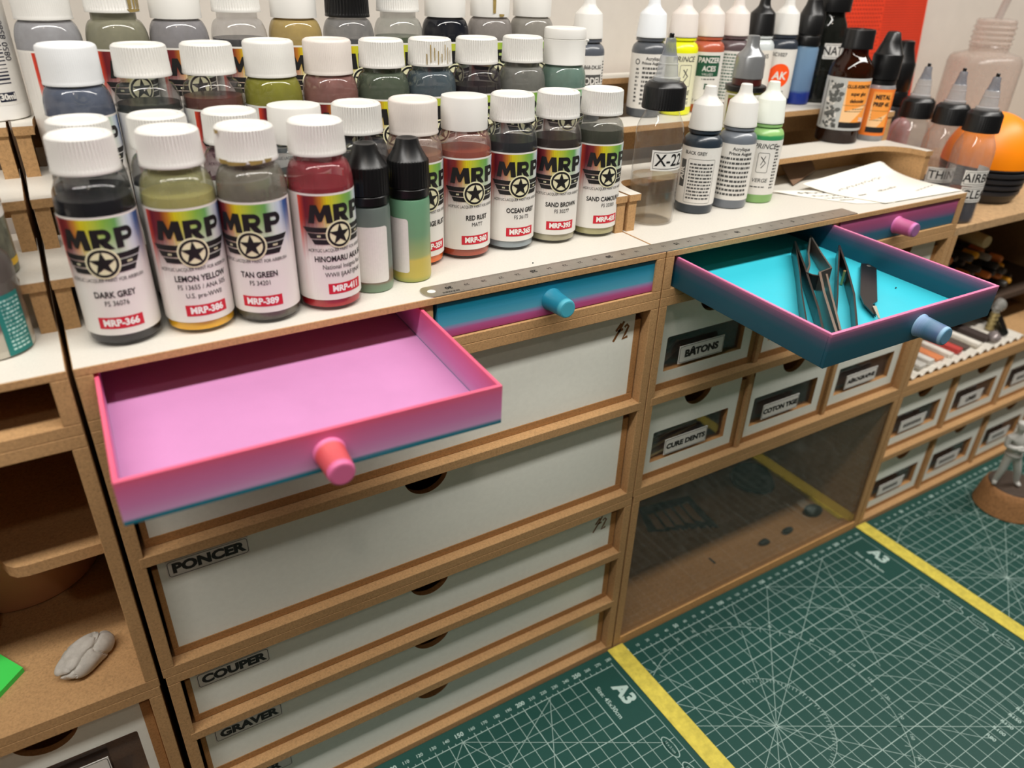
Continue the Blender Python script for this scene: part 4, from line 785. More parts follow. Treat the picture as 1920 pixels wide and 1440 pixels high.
# small squeeze bottles with black caps in front of the jars
def squeeze(x, y, cx0, liqstops, label, dphi, lphi):
    d = thing('squeeze_bottle', label, 'squeeze bottle', (x, y, T), atan2(CAM.x-x, y-CAM.y)+RAD(dphi), 'black capped squeeze bottles in front', world=False)
    r = .0099
    build('bottle_body', MB().lathe([(.0088, 0), (.0096, .0005), (r, .0018), (r, .0395), (.0096, .0415), (.0088, .0422), (.0080, .0425)], 44), liquid(label[:12], liqstops, .042, .35), d)
    build('collar', MB().lathe([(.0092, .0424), (.0099, .0427), (.0099, .0464), (.0096, .0468)], 48), BLACK, d)
    def mod(rr, z, a, i): return rr-(.00035*[0, .2, 1, .2][i % 4] if .0478 < z < .0592 else 0)
    build('cap', MB().lathe([(.0094, .0470), (.0101, .0472), (.0101, .0480), (.0100, .0590), (.0097, .0596), (.0092, .0602), (.0076, .0628), (.0062, .0655), (.0054, .0680), (.0050, .0692), (.0042, .0693), (.0030, .0686), (.0004, .0684)], 144, mod=mod), BLACK, d)
    A = Art().rrect(-.0080, .0080, .0055, .0330, .0016); mb = MB(); A.wrap(mb, .00995, 0, phi=RAD(lphi)); build('blank_label', mb, [PAPER], d)
S_ = lambda *a: [(p, srgb(*c)) for p, c in a]
squeeze(.2447, .0272, 0, S_((0, (124, 150, 124)), (.10, (120, 140, 116)), (.13, (126, 106, 88)), (.24, (110, 100, 86)), (.30, (112, 124, 116)), (1, (100, 112, 106))), 'grey green squeeze bottle with black cap and blank label, left of two', 0, 4)
squeeze(.2672, .0310, 0, S_((0, (150, 164, 90)), (.08, (196, 180, 84)), (.29, (204, 186, 92)), (.33, (160, 170, 110)), (.6, (112, 152, 118)), (1, (104, 152, 120))), 'green and yellow squeeze bottle with black cap and blank label, right of two', 0, -52)
# clear bottles with twist spouts
CLR = lambda nm, c, a: film(nm, srgb(*c), a, .04, (.97, .97, .97, 1), .3)
SPOUT = film('spout_plastic', srgb(214, 218, 222), .42, .2, (.95, .96, .97, 1), .1); TIP = film('tip_plastic', srgb(150, 156, 166), .5, .08, (.8, .82, .86, 1), .1)
sb = [(.0128, 0), (.0141, .0006), (.0146, .002), (.0147, .004), (.0147, .0540), (.0143, .0570), (.0133, .0603), (.0119, .0632), (.0107, .0655), (.0102, .0672), (.0102, .0690)]
SB = take(MB().lathe(sb, 56))
def cmod(r, z, a, i): return r-(.00028*[0, .3, 1, .3][i % 4] if .0698 < z < .0806 else 0)
SCAP = take(MB().lathe([(.0115, .0686), (.0128, .0686), (.0129, .0694), (.0128, .0700), (.0125, .0806), (.0121, .0814), (.0100, .0836), (.0085, .0839), (.0003, .0839)], 200, mod=cmod))
SSP = take(MB().lathe([(.0078, .0838), (.0080, .0842), (.0080, .0860), (.0074, .0863), (.0066, .0866), (.0058, .0920), (.0056, .0928), (.0059, .0930), (.0059, .0936), (.0054, .0938), (.0050, .0975), (.0047, .0978)], 48))
STP = take(MB().lathe([(.0046, .0974), (.0043, .0982), (.0032, .1030), (.0028, .1064), (.0024, .1070), (.0012, .1072)], 32)); SPL = take(MB().lathe([(.0013, .1068), (.0014, .1090), (.0011, .1094), (.0002, .1094)], 20))
def spout(x, y, z, wall, liq, lvl, label, tapes, dphi=0):
    d = thing('spout_bottle', label, 'bottle', (x, y, z), atan2(CAM.x-x, y-CAM.y)+RAD(dphi), 'clear bottles with black caps and twist spouts', world=False)
    part('bottle_body', SB, [wall], d); part('cap', SCAP, [BLACK], d); s = part('spout', SSP, [SPOUT], d); part('spout_tip', STP, [TIP], s); part('tip_plug', SPL, [BLACK], s)
    if liq:
        k = [p for p in sb if p[1] < lvl]; build('liquid', MB().lathe([(r-.0008, zz+.0009) for r, zz in k]+[(k[-1][0]-.0008, lvl)], 48), liq, d)
    for tx, za, zb_, x0, x1, sz in tapes:
        A = Art().rect(x0, x1, za, zb_, 0); A.rrect(x0+.0012, x1-.0012, za+.0013, zb_-.0013, .0005, .00028, 1, 1); A.text(tx, (x0+x1)/2, (za+zb_)/2, sz, 1, bold=.012, sx=.95, ly=2)
        mb = MB(); A.wrap(mb, .01475, 0); build('name_tape', mb, [PAPER, INK], d)
    return d
xl = film('x22_liquid', srgb(206, 190, 160), .06, .05, (.92, .88, .82, 1), .2)
spout(.4440, .0530, T, CLR('clear_x22', (210, 208, 204), .05), xl, .0290, 'clear bottle with a black cap and spout, labelled X-22', [('X-22', .0345, .0466, -.0030, .0205, .0098)], 0)
ZB = .2975
spout(.7340, .0165, ZB, CLR('cloudy_air', (214, 214, 216), .13), film('air_liquid', srgb(44, 50, 70), .75, .05, (.6, .62, .7, 1)), .0240, 'clear spout bottle with tapes reading AIRBRUSH and CLEANER on the pale board', [('AIRBRUSH', .0300, .0418, -.0060, .034, .0092), ('CLEANER', .0175, .0293, -.0050, .034, .0092)], 20)
spout(.7410, .0462, ZB, CLR('cloudy_thin', (214, 206, 196), .06), film('thin_liquid', srgb(30, 32, 38), .85, .05, (.5, .5, .55, 1)), .0250, 'clear spout bottle with a tape reading THINNER, second from the front on the board', [('THINNER', .0250, .0368, -.0100, .030, .0092)], 20)
spout(.7420, .0762, ZB, CLR('cloudy_third', (206, 190, 184), .12), None, 0, 'clear spout bottle without a visible tape, furthest back of the three on the board', [], 0)
# amber bottle, orange labelled dropper, black capped bottles
AMB = film('amber_glass', srgb(46, 22, 8), .80, .04, (.55, .26, .08, 1), .15)
g = thing('amber_bottle', 'brown glass bottle with black cap and grey orange label reading super glue debonder', 'bottle', (.6770, .0990, z1), atan2(CAM.x-.677, .099-CAM.y)+RAD(2), world=False)
build('bottle_body', MB().lathe([(.0148, 0), (.0160, .0006), (.0165, .002), (.0165, .0520), (.0162, .0548), (.0150, .0580), (.0128, .0612), (.0106, .0636), (.0095, .0655), (.0092, .0700)], 56), AMB, g)
build('glue', MB().lathe([(.014, .0012), (.0157, .0026), (.0157, .047)], 44), P('amber_liquid', srgb(22, 11, 7), .3), g)
def cm2(r, z, a, i): return r-(.0003*[0, .3, 1, .3][i % 4] if .0712 < z < .0812 else 0)
build('cap', MB().lathe([(.0112, .0690), (.0117, .0691), (.0117, .0702), (.0114, .0710), (.0112, .0815), (.0108, .0824), (.0098, .0828), (.0088, .0826), (.0086, .0818), (.0003, .0818)], 176, mod=cm2), BLACK, g)
GREYL = P('grey_label', srgb(190, 192, 190), .5); l = part('label', take(arc_sheet(.01656, .0105, .0490, -2.6, 2.6)), [GREYL], g)
ORG = P('label_orange', srgb(248, 160, 70), .5); ORL = P('label_pale_orange', srgb(250, 204, 150), .5)
def glue_art(x0, x1, y0, y1):
    A = Art().rect(x0, x1, y0, y1, 1, 0); A.poly([(x0, y1), (x1, y1), (x1, y1-.016), (x0+.002, y1-.022)], 0, 1); A.poly([(x1, y0+.003), (x1, y1-.016), (x0+.007, y0+.003)], 0, 1); A.rect(x0, x1, y0, y0+.0042, 2, 2); return A
A = glue_art(-.0008, .0215, .0125, .0470)
for i, (tx, s) in enumerate([('GLUE-REMOVER', .0034), ('super glue', .0036), ('debonder', .0036)]): A.text(tx, .0098, .0430-.0052*i, s, 2, bold=.028, sx=.86, ly=3)
lines(A, .0015, .0175, .0240, .0275, 2, 2, .35); A.rect(-.0008, .0215, .0292, .0294, 2, 2); A.text('20g', .0172, .0188, .0040, 3, bold=.03, ly=3)
for k in range(90):
    x = rn.uniform(-.0142, -.0036); z = rn.uniform(.0125, .0465); q = rn.uniform(.0010, .0024); A.poly([(x+q*rn.uniform(.6, 1.2)*cos(2*pi*i/7), z+q*rn.uniform(.5, 1.0)*sin(2*pi*i/7)) for i in range(7)], 4 if k % 3 else 3, 1+k % 3)
for i in range(26): A.rect(-.0182, -.0168, .0125+.0013*i, .0132+.0013*i, 2, 1)
mb = MB(); A.wrap(mb, .01657, 0); build('label_print', mb, [ORG, ORL, INK, PAPER, P('smoke_grey_print', srgb(96, 98, 96), .6)], l)
g = thing('orange_label_bottle', 'small black capped bottle with orange label reading METAL PREP, beside the amber bottle', 'bottle', (.7085, .0915, z1), atan2(CAM.x-.7085, .0915-CAM.y)+RAD(4), world=False)
build('bottle_body', MB().lathe([(.0104, 0), (.0112, .0006), (.0115, .002), (.0115, .0405), (.0108, .0425), (.0098, .0432)], 44), film('frosted', srgb(206, 206, 208), .6), g)
def cm3(r, z, a, i): return r-(.00022*[0, .4, 1, .4][i % 4] if .0482 < z < .0640 else 0)
build('collar', MB().lathe([(.0100, .0425), (.0106, .0428), (.0106, .0462), (.0100, .0466)], 40), BLACK, g)
build('cap', MB().lathe([(.0102, .0468), (.0112, .0470), (.0112, .0644), (.0108, .0652), (.0102, .0656), (.0068, .0740), (.0050, .0800), (.0040, .0810), (.0022, .0813), (.0002, .0813)], 144, mod=cm3), BLACK, g)
l = part('label', take(arc_sheet(.01156, .0045, .0400, -2.6, 2.6)), [P('label_deep_orange', srgb(242, 128, 44), .5)], g)
A = glue_art(-.0042, .0112, .0070, .0380)
A.text('METAL', .0036, .0340, .0046, 2, bold=.04, sx=.85, ly=3); A.text('PREP 4K', .0036, .0285, .0042, 2, bold=.04, sx=.85, ly=3); lines(A, -.003, .007, .0155, .0215, 3, 2, .3); A.rect(-.0042, .0112, .0236, .0238, 2, 2)
mb = MB(); A.wrap(mb, .01157, 0); build('label_print', mb, [ORG, ORL, INK], l)
def blackcap(x, y, z, r, body, label, s=1, name='squeeze_bottle'):
    d = thing(name, label, 'squeeze bottle', (x, y, z), atan2(CAM.x-x, y-CAM.y), world=False)
    build('bottle_body', MB().lathe([(r*.9, 0), (r, .001), (r, .042*s), (r*.92, .0445*s), (r*.85, .045*s)], 40), body, d)
    build('cap', MB().lathe([(r*.95, .0448*s), (r*1.02, .045*s), (r*1.02, .051*s), (r*.96, .052*s), (r*1.04, .053*s), (r*1.0, .066*s), (r*.9, .0675*s), (r*.62, .074*s), (r*.55, .0775*s), (r*.3, .078*s), (.0003, .078*s)], 44), BLACK, d)
blackcap(.6688, .1400, z2, .0102, liquid('blue_squeeze', S_((0, (30, 50, 130)), (.2, (34, 56, 140)), (.26, (98, 126, 160)), (1, (110, 140, 168))), .045, .3), 'blue squeeze bottle with black cap on the rack step, left of the big dark bottle')
blackcap(.7760, .1225, ZB, .0115, P('dark_body', srgb(40, 38, 40), .4), 'dark squeeze bottle with black cap, behind the orange labelled METAL PREP bottle', 1.56)
d = thing('dark_bottle', 'tall dark bottle with black ribbed cap and a tape reading NA, at the rack end', 'bottle', (.6975, .1440, z2), atan2(CAM.x-.6975, .144-CAM.y)+RAD(12), world=False)
part('bottle_body', SB, [film('smoky', srgb(38, 40, 36), .82, .04, (.4, .4, .36, 1))], d)
build('liquid', MB().lathe([(.0125, .001), (.0138, .003), (.0138, .0155)], 40), P('dark_wine', srgb(44, 16, 22), .3), d)
build('cap', MB().lathe([(.0118, .0690), (.0138, .0690), (.0138, .0840), (.0132, .085), (.0002, .085)], 176, mod=lambda r, z, a, i: r-(.0003*[0, .3, 1, .3][i % 4] if .0695 < z < .084 else 0)), BLACK, d)
A = Art().rect(-.0035, .0205, .0345, .0462, 0); A.rrect(-.0022, .0192, .0358, .0449, .0005, .00028, 1, 1); A.text('NATO', .0080, .0403, .0088, 1, bold=.012, ly=2); mb = MB(); A.wrap(mb, .01475, 0); build('name_tape', mb, [PAPER, INK], d)
solo('pink_capsule', MB().lathe([(.008, 0), (.0085, .001), (.0085, .014), (.0078, .0185), (.0058, .0222), (.003, .0240), (.0003, .0245)], 36, 0, .7290, .0905, ZB+.0245) if False else MB().lathe([(.0085, 0), (.0088, .001), (.0088, .052), (.0080, .0565), (.0058, .0602), (.003, .0620), (.0003, .0625)], 36, 0, .7635, .1000, ZB), film('pink_plastic', srgb(226, 186, 190), .7), (.7635, .1000, ZB), 'round topped pink translucent tube behind the METAL PREP bottle', 'tube')
# ------------------------------------------------------------ handwritten notes
def bilin(c, u, v): (a, b, d, e) = [Vector(q) for q in c]; return (a*(1-u)+b*u)*(1-v)+(e*(1-u)+d*u)*v
NOTE = P('note_paper', srgb(240, 236, 226), .7, noise=(60, .02))
def note(name, corners, zf, label, strokes, ink, nu=18, nv=14):
    base = bilin(corners, .5, .5); mb = MB(); vs = []
    f = lambda u, v, o=0: (lambda p: (p.x, p.y, T+zf(u, v)+o))(bilin(corners, u, v))
    for o in (0, -.00018): vs += [f(i/nu, j/nv, o) for j in range(nv+1) for i in range(nu+1)]
    k = nu+1; K = k*(nv+1); fs = []
    for j in range(nv):
        for i in range(nu): a = j*k+i; fs += [(a, a+1, a+k+1, a+k), (K+a, K+a+k, K+a+k+1, K+a+1)]
    for i in range(nu): fs += [(i, K+i, K+i+1, i+1), (nv*k+i, nv*k+i+1, K+nv*k+i+1, K+nv*k+i)]
    for j in range(nv): fs += [(j*k, (j+1)*k, K+(j+1)*k, K+j*k), (j*k+nu, K+j*k+nu, K+(j+1)*k+nu, (j+1)*k+nu)]
    mb.add(vs, fs, 0, True)
    o = solo(name, mb, NOTE, (base.x, base.y, T), label, 'note', 'handwritten notes on the white top')
    w_ = MB(); A = Art()
    for (u, v, du, dv, h, seed, wd) in strokes:
        r = random.Random(seed); n = 46; pts = []; lev = 0
        for i in range(n):
            s_ = i/(n-1); pts.append((u+du*s_+.010*sin(i*1.9), v+dv*s_+h*(sin(i*1.9+1)*.5+.35*sin(i*.73+seed)+(.9 if r.random() < .12 else 0))))
        A.strip(pts, wd*1.5)
    A.surf(w_, lambda a, b, ly: f(a, b, .00015)); q = build('handwriting', w_, ink, off=(base.x, base.y, T)); q.parent = o
    return o
note('paper_note', [(.6040, .0170), (.6330, .0062), (.6560, .0320), (.5690, .0655)], lambda u, v: .0004+.003*max(0, v-.6)*(1-u), 'lower paper note with dark scribbled handwriting, its left part sticking out from under the other', [(.10, .25, .28, .03, .035, 1, .007), (.10, .42, .32, .03, .04, 2, .007), (.10, .60, .40, .02, .04, 3, .007), (.12, .80, .40, .02, .05, 4, .008)], P('dark_pencil', srgb(58, 54, 52), .7))
note('paper_note', [(.6235, .0075), (.7125, .0038), (.7050, .0655), (.5975, .0600)], lambda u, v: .0009+.0115*max(0, (v-.45)/.55)**2*(.35+.65*u)*(1 if u < .86 else 1-((u-.86)/.14)**2*.55), 'upper paper note with faint pencil handwriting and a curled back edge', [(.10, .66, .60, .10, .035, 5, .0045), (.10, .40, .08, 0, .02, 6, .004), (.36, .42, .26, .05, .03, 7, .004), (.62, .22, .34, .10, .02, 8, .004)], P('faint_pencil', srgb(112, 108, 106), .7))
solo('brown_card', MB().prism([(.6000, .0700), (.6420, .0850), (.6520, .0980), (.6150, .0980)], lambda a, b, q: (a, b, T+.0006+(b-.07)*.30+q), 0, .0005), P('kraft_card', srgb(120, 92, 70), .8), (.62, .08, T), 'brown card lying in the dark gap under the rack step behind the notes', 'card')
# ------------------------------------------------------------ tweezers in the teal drawer (resting on its sloping floor)
BLKM = P('black_steel', srgb(20, 20, 21), .32, spec=.6); STEEL = P('worn_steel', srgb(170, 160, 150), .32, metal=.9)
fl = lambda y: .3020+(y+.06)*.0218+.0006
def rib(mb, pts, th, h0, h1, mi=0):
    n = len(pts); z0 = [fl(p[1]) for p in pts]; H = [(h0+(h1-h0)*i/(n-1))*.68 for i in range(n)]
    return mb.ribbon(pts, th, z0, [a+b for a, b in zip(z0, H)], mi)
GT = 'tweezers in the teal drawer'
def tw(label, parts, base, extra=None):
    d = thing('tweezers', label, 'tweezers', (base[0], base[1], fl(base[1])), group=GT)
    for nm_, pts, th, h0, h1, mt in parts: build(nm_, rib(MB(), pts, th, h0, h1), mt, d)
    if extra: extra(d)
    return d
P('grey_steel', srgb(120, 112, 106), .35, metal=.7)
tw('black V shaped tweezers, leftmost in the teal drawer', [('arm', [(.5290, .0040), (.4912, -.0321), (.4641, -.0570), (.4330, -.0870)], .0008, .014, .012, BLKM), ('arm', [(.5290, .0040), (.4974, -.0310), (.4800, -.0495), (.4565, -.0745), (.4360, -.0945)], .0012, .014, .012, BLKM)], (.49, -.05))
def cl(d):
    build('arm', rib(MB(), [(.4912, -.0375), (.4918, -.0410), (.4950, -.0436)], .0016, .0138, .0130), BLKM, d)
    build('edge', rib(MB(), [(.4982, -.0410), (.4752, -.0627), (.4530, -.0852), (.4385, -.1000)], .0014, .0145, .0145), STEEL, d)
    build('edge', rib(MB(), [(.5000, -.0446), (.4765, -.0668), (.4430, -.0990)], .0011, .0140, .0140), STEEL, d)
tw('crossover tweezers with a steel edged diamond loop, middle of the teal drawer', [('loop', [(.5480, .0070), (.5195, -.0150), (.5026, -.0300), (.4912, -.0375)], .0010, .0140, .0140, MATS[('grey_steel',)]), ('loop', [(.5480, .0070), (.5266, -.0191), (.5111, -.0392), (.4982, -.0410)], .0010, .0140, .0140, MATS[('grey_steel',)])], (.48, -.06), cl)
tw('slim black V shaped tweezers, right of the steel edged pair', [('arm', [(.5520, -.0132), (.5131, -.0430), (.4829, -.0665), (.4561, -.0867)], .0008, .013, .010, BLKM), ('arm', [(.5520, -.0132), (.5226, -.0421), (.4933, -.0694), (.4575, -.0985)], .0011, .013, .011, BLKM),
    ('pin', [(.5180, -.0440), (.5155, -.0455)], .0014, .0125, .0125, P('brass_pin', srgb(190, 170, 110), .3, metal=.9))], (.50, -.06))
d = thing('tweezers', 'flat black wide bladed tweezers lying at the right of the teal drawer', 'tweezers', (.52, -.06, fl(-.06)), group=GT)
f3 = lambda a, b, q: (a, b, fl(b)+q)
build('blade', MB().prism([(.5530, -.0310), (.5570, -.0335), (.5550, -.0410), (.5095, -.0745), (.5030, -.0760), (.4930, -.0860), (.4915, -.0850), (.4985, -.0735), (.5080, -.0640)], f3, .0016, .0024), BLKM, d)
build('blade', MB().prism([(.5530, -.0310), (.5570, -.0335), (.5550, -.0405), (.5090, -.0735), (.4935, -.0855), (.5080, -.0645)], f3, .0001, .0008), BLKM, d)
build('steel_tip', MB().prism([(.4985, -.0790), (.5005, -.0800), (.4880, -.0915), (.4872, -.0910)], f3, .0026, .0034), P('bright_tip', srgb(216, 208, 190), .3, metal=.6), d)
A = Art(); A.text('15', .5535, -.0362, .0030, 0, rot=RAD(-120), bold=.02); mb = MB(); A.surf(mb, lambda a, b, ly: (a, b, fl(b)+.00255)); build('engraved_mark', mb, P('engraving', srgb(150, 146, 140), .5), d)
solo('dark_speck', MB().box(.5430, .5440, -.0640, -.0632, fl(-.064)-.0004, fl(-.064)+.0003), DKG, (.5435, -.0636, fl(-.064)-.0004), 'tiny dark speck on the cyan floor of the teal drawer', 'speck')
solo('dark_speck', MB().box(.3328, .3336, .0185, .0192, T, T+.0006), DKG, (.333, .019, T), 'tiny dark speck on the white top between the jars and the ruler', 'speck')
# ------------------------------------------------------------ things on the pale board at the right
o = thing('desk_vacuum', 'round orange and black mini vacuum standing on the pale board', 'mini vacuum', (.8235, .0500, ZB), world=False)
rib_ = []
for i in range(4): z = .0075+.0052*i; rib_ += [(.0318+.0009*i, z), (.0326+.0009*i, z+.0006), (.0326+.0009*i, z+.0034), (.0318+.0009*i, z+.0040), (.0296+.0009*i, z+.0043), (.0296+.0009*i, z+.0050)]
build('base', MB().lathe([(.0255, 0), (.0280, .0005), (.0305, .0040), (.0316, .0070)]+rib_+[(.0352, .0286), (.0358, .0290), (.0358, .0302), (.0345, .0303)], 64), P('dark_grey_plastic', srgb(44, 44, 47), .38), o)
dm = [(.0357*cos(a), .0303+.0415*sin(a)) for a in [i*pi/2/16 for i in range(16)]]+[(.0003, .0718)]
build('dome', MB().lathe([(.0340, .0300)]+dm, 64), P('bright_orange_plastic', srgb(255, 142, 4), .42), o)
A = Art(); A.rrect(-.0070, .0070, .0435, .0495, .0004, .0004); A.text('MINI', 0, .0465, .0040, bold=.02); A.ring(-.0062, .0520, .0007, .0004); mb = MB(); A.wrap(mb, .0338, 0, phi=RAD(12), eps=.0005); build('badge', mb, P('pale_orange_print', srgb(255, 190, 110), .5), o)
CLW = film('squeeze_plastic', srgb(218, 204, 194), .36, .22, (.97, .95, .94, 1), .08)
o = thing('wash_bottle', 'large translucent wash bottle with a bent tube, at the right before the wall', 'wash bottle', (.9270, .1340, ZB), world=False)
build('bottle_body', MB().lathe([(.030, 0), (.0325, .0015), (.0330, .004), (.0330, .098), (.0318, .1025), (.0290, .1052), (.0200, .1075), (.0172, .1085), (.0170, .1120)], 64), CLW, o)
tp = [(.0178, .1120), (.0182, .1124)]
for i in range(4): z = .114+.0046*i; tp += [(.0172, z), (.0186, z+.0011), (.0186, z+.0020), (.0172, z+.0032)]
build('cap', MB().lathe(tp+[(.0176, .1345), (.0160, .1362), (.0060, .1372), (.0030, .1374)], 56), CLW, o)
build('tube', MB().tube([(0, 0, .1365), (.0015, -.002, .152), (.005, -.006, .175), (.012, -.010, .195), (.030, -.018, .206)], .0034, 14), film('tube_plastic', srgb(206, 196, 192), .45, .15, (.95, .93, .92, 1), .1), o)
o = thing('red_panel', 'tall red ribbed plastic panel with black edge leaning on the wall', 'panel', (.825, .176, ZB))
pt = lambda a, b, q: (a, .172+(b-ZB)*.10+q-.0, b)
build('panel_board', MB().prism([(.7650, ZB), (.8905, ZB), (.8905, ZB+.22), (.7650, ZB+.22)], pt, .0, .006), P('red_plastic', srgb(222, 62, 30), .5, noise=(30, .08)), o)
mb = MB(); A = Art()
for i in range(70): z = ZB+.066+.0022*i; A.rect(.8245, .8890, z, z+.0008)
for i in range(46):
    for j in range(13): A.rect(.7680+.0042*j+(.0021 if i % 2 else 0), .7703+.0042*j+(.0021 if i % 2 else 0), ZB+.066+.0034*i, ZB+.0675+.0034*i)
A.ring(.8760, ZB+.047, .0042, .0016, ky=1.9); A.surf(mb, lambda a, b, ly: (a, .172+(b-ZB)*.10-.0002-.0001*ly, b)); build('moulded_ribs', mb, P('red_plastic_dark', srgb(176, 48, 28), .5), o)
build('black_edge', MB().prism([(.7560, ZB), (.7648, ZB), (.7648, ZB+.22), (.7560, ZB+.22)], pt, -.001, .008), BLACK, o)
# ------------------------------------------------------------ bottles at the left edge
def labelled(name, label, cat, x, y, z, r, h, bodymat, la, lb, labmat, art, mats, capm=WCAP, rz=0, caph=.02):
    d = thing(name, label, cat, (x, y, z), rz, world=False)
    build('bottle_body', MB().lathe([(r*.9, 0), (r*.985, .0008), (r, .003), (r, h), (r*.96, h+.003), (r*.8, h+.007), (r*.7, h+.0085), (r*.7, h+.012)], 48), bodymat, d)
    build('cap', MB().lathe([(r*.82, h+.0105), (r*.85, h+.011), (r*.82, h+.011+caph), (r*.6, h+.013+caph), (.0003, h+.013+caph)], 48), capm, d)
    l = part('label', take(arc_sheet(r+.00006, la, lb, -2.7, 2.7)), [labmat], d); mb = MB(); art.wrap(mb, r+.00007, 0); build('label_print', mb, mats, l); return d
A = Art().text('www.mr-paint.com', .0030, .0330, .0062, 0, rot=pi/2, bold=.02, sx=.95)
for i in range(44):
    q = rn.uniform(.0004, .0013); A.rect(.0078, .0138, .0165+.0016*i-.7*0, .0165+.0016*i+q*.7, 0)
A.text('0850 8580 8888', .0163, .0390, .0050, 0, rot=pi/2, sx=.8, shear=.1); A.rect(.0066, .0142, .0088, .0128, 0); A.text('30ml', .0104, .0108, .0036, 1, bold=.045, ly=2)
labelled('paint_bottle', 'tall white bottle with a barcode and 30ml on its label, top left corner', 'paint bottle', .1035, .1500, z3, .0160, .082, P('white_bottle', srgb(236, 234, 230), .35), .0072, .083, PAPER, A, [P('navy_print', srgb(24, 30, 52), .5), PAPER], rz=RAD(-6))
A = Art().rect(.0010, .0125, .0010, .0255, 0); lines(A, .0030, .0118, .0025, .0240, 13, 1, .42)
for q in A.p[1:]: pass
labelled('paint_bottle', 'bottle with a teal printed panel on the left unit, half outside the picture', 'paint bottle', .0840, .0350, T, .0155, .034, liquid('cream_over_grey', S_((0, (196, 190, 176)), (.30, (206, 198, 180)), (.36, (120, 110, 100)), (.6, (84, 76, 70)), (1, (80, 74, 70))), .036, .3), .0035, .0300, film('label_clear', srgb(150, 146, 138), .12), A, [P('teal_print', srgb(14, 118, 112), .5), P('pale_teal_print', srgb(190, 226, 220), .5)], capm=BLACK, rz=RAD(20), caph=.012)
A = Art().rect(-.022, .0215, .0040, .0068, 0); A.rect(-.02, .0215, .0240, .0350, 1); A.text('VERT', .012, .029, .006, 2, bold=.04, rot=.3)
labelled('paint_bottle', 'speckled olive bottle with a yellow stripe on the left rack step, cut by the frame', 'paint bottle', .0858, .0600, z1, .0145, .040, P('olive_speckle', srgb(110, 112, 92), .5, noise=(260, .5)), .0040, .0355, film('label_clear', 0, .12), A, [P('yellow_stripe', srgb(238, 190, 30), .5), PAPER, INK], rz=RAD(14))
# ------------------------------------------------------------ pens and brushes in the right bay
cols_ = [(20, 20, 22), (66, 58, 52), (96, 88, 80), (44, 40, 38), (122, 112, 100), (30, 44, 86), (80, 50, 96), (58, 50, 44)]
ends = [(240, 168, 20), (60, 56, 52), (28, 28, 30), (226, 128, 60), (150, 142, 132), (36, 34, 34)]
k = 0
for row, (z, n) in enumerate(((.1990, 16), (.2068, 16), (.2146, 15), (.2224, 15), (.2302, 14), (.2380, 12), (.2458, 9))):
    for i in range(n):
        x = .7290+.0125*i+.004*(row % 2)+rn.uniform(-.001, .001)
        if x > .93: continue
        y0 = .028+rn.uniform(0, .022); L_ = .115+rn.uniform(0, .02); r = rn.uniform(.0031, .0038); c = cols_[k % len(cols_)]; e = ends[(k*5) % len(ends)]; sl = rn.uniform(-.010, .010)
        nmz = 'paint_brush' if k % 3 == 0 else 'pen'
        d = thing(nmz, '%s %s %s in the crowded right bay' % ({0: 'black', 1: 'brown', 2: 'grey brown', 3: 'dark', 4: 'beige', 5: 'blue', 6: 'purple', 7: 'umber'}[k % 8], nmz.replace('_', ' '), 'with %s end' % {0: 'yellow', 1: 'brown grey', 2: 'black', 3: 'orange', 4: 'pale grey', 5: 'dark'}[(k*5) % 6]), 'brush' if k % 3 == 0 else 'pen', (x, y0, z), group='pens and brushes in the right bay')
        P0 = Vector((x, y0, z)); D = Vector((sl, L_, 0)); at = lambda s_: tuple(P0+D*s_)
        build('barrel', MB().tube([at(.10), at(.5), at(.9), at(1)], [r, r*1.0, r*.8, r*.5], 12), P('pen_%d' % (k % 8), srgb(*c), .35), d)
        build('end_cap', MB().tube([at(0), at(.015), at(.10), at(.105)], [r*.75, r*1.03, r*1.05, r], 12), P('pen_end_%d' % ((k*5) % 6), srgb(*e), .35), d)
        k += 1
solo('pen_rest', MB().box(XC0+t+.0005, XC1-t-.0005, .030, YB-.006, .1880, .1940), P('dark_shelf', 0), (.86, .1, .188), 'dark board under the pens in the right bay', 'board')
solo('brush_handle', MB().tube([(.8330, .0300, .2590), (.8380, .060, .2602), (.845, .12, .2625)], [.0056, .0062, .0040], 16), P('cream_wood', srgb(236, 212, 160), .45), (.838, .06, .254), 'cream wooden brush handle lying on top of the pens in the right bay', 'brush handle')
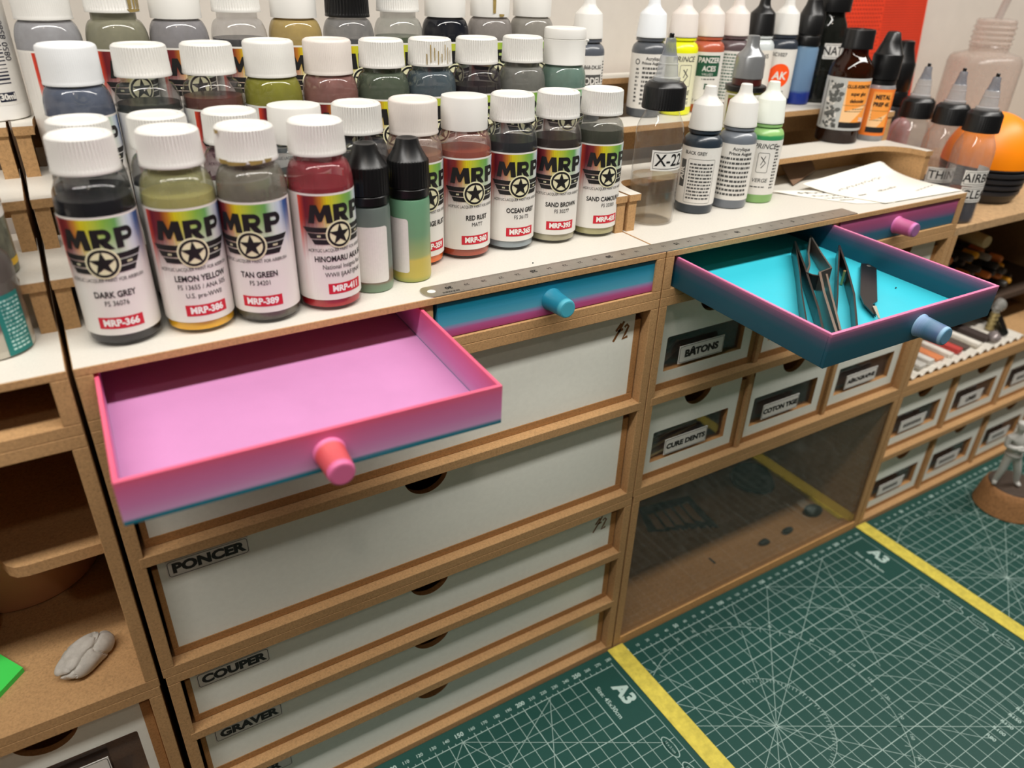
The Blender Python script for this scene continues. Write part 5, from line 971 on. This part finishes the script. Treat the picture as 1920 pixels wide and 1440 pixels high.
# ------------------------------------------------------------ sanding sticks in the white tray
d = thing('corrugated_tray', 'white corrugated tray of sanding sticks in the right bay', 'tray', (.80, .03, .154))
mb = MB(); nx = 60
pr_ = [(.7225+.0033*i, .1560+.0030*(1 if i % 4 in (1, 2) else 0)) for i in range(nx)]
mb.prism(pr_+[(a, b-.0012) for a, b in reversed(pr_)], lambda a, b, q: (a, q, b), .0040, .15); build('tray_sheet', mb, P('tray_white', srgb(222, 216, 204), .5), d)
for i, (x, c, y0, w_, nme) in enumerate([(.7330, (206, 202, 192), .010, .009, 'pale'), (.7470, (196, 192, 184), .008, .010, 'light grey'), (.7620, (214, 210, 202), .009, .008, 'off white'), (.7770, (216, 132, 84), .010, .011, 'orange'), (.7935, (226, 218, 206), .009, .0075, 'white'), (.8080, (196, 70, 64), .010, .0085, 'red'), (.8235, (90, 76, 68), .012, .010, 'dark brown'), (.8400, (232, 226, 214), .009, .0075, 'ivory'), (.8570, (64, 52, 48), .012, .012, 'black brown')]):
    solo('sanding_stick', MB().box(x, x+w_, y0, y0+.12, .1592, .1620+.0012*(i % 3), b=.0006), P('stick_%d' % i, srgb(*c), .7, noise=(200, .1)), (x, y0, .159), '%s sanding stick lying in the white tray of the right bay' % nme, 'sanding stick', 'sanding sticks in the tray')
o = thing('glass_pipette', 'small glass pipette bulb standing among the sticks at the right', 'pipette', (.8960, .0285, .1592), world=False)
build('stem', MB().lathe([(.0042, 0)]+[(.0046-.0008*(i % 2), .002+.0022*i) for i in range(8)], 24), P('brass_thread', srgb(196, 176, 120), .35, metal=.6), o)
build('bulb', MB().lathe([(.0036, .0185)]+[(.0070*sin(a)+.0002, .0262-.0070*cos(a)) for a in [.45+.3*i for i in range(9)]], 28), film('glass_bulb', srgb(220, 220, 214), .35), o)
solo('black_tool', MB().tube([(.8870, .0110, .1640), (.9080, .030, .1660), (.940, .075, .1690)], [.0040, .0058, .0062], 16), BLACK, (.90, .03, .16), 'black rubber handled tool lying behind the right tray edge', 'tool')
blob('grey_putty', .8730, .0120, .1590, .0080, .0070, .0048, P('metallic_grey_lump', srgb(150, 140, 138), .3, metal=.3), 'small shiny grey lump at the right end of the white tray', 'lump', 9)
for o in bpy.data.objects:
    if '_b' in o: del o['_b']
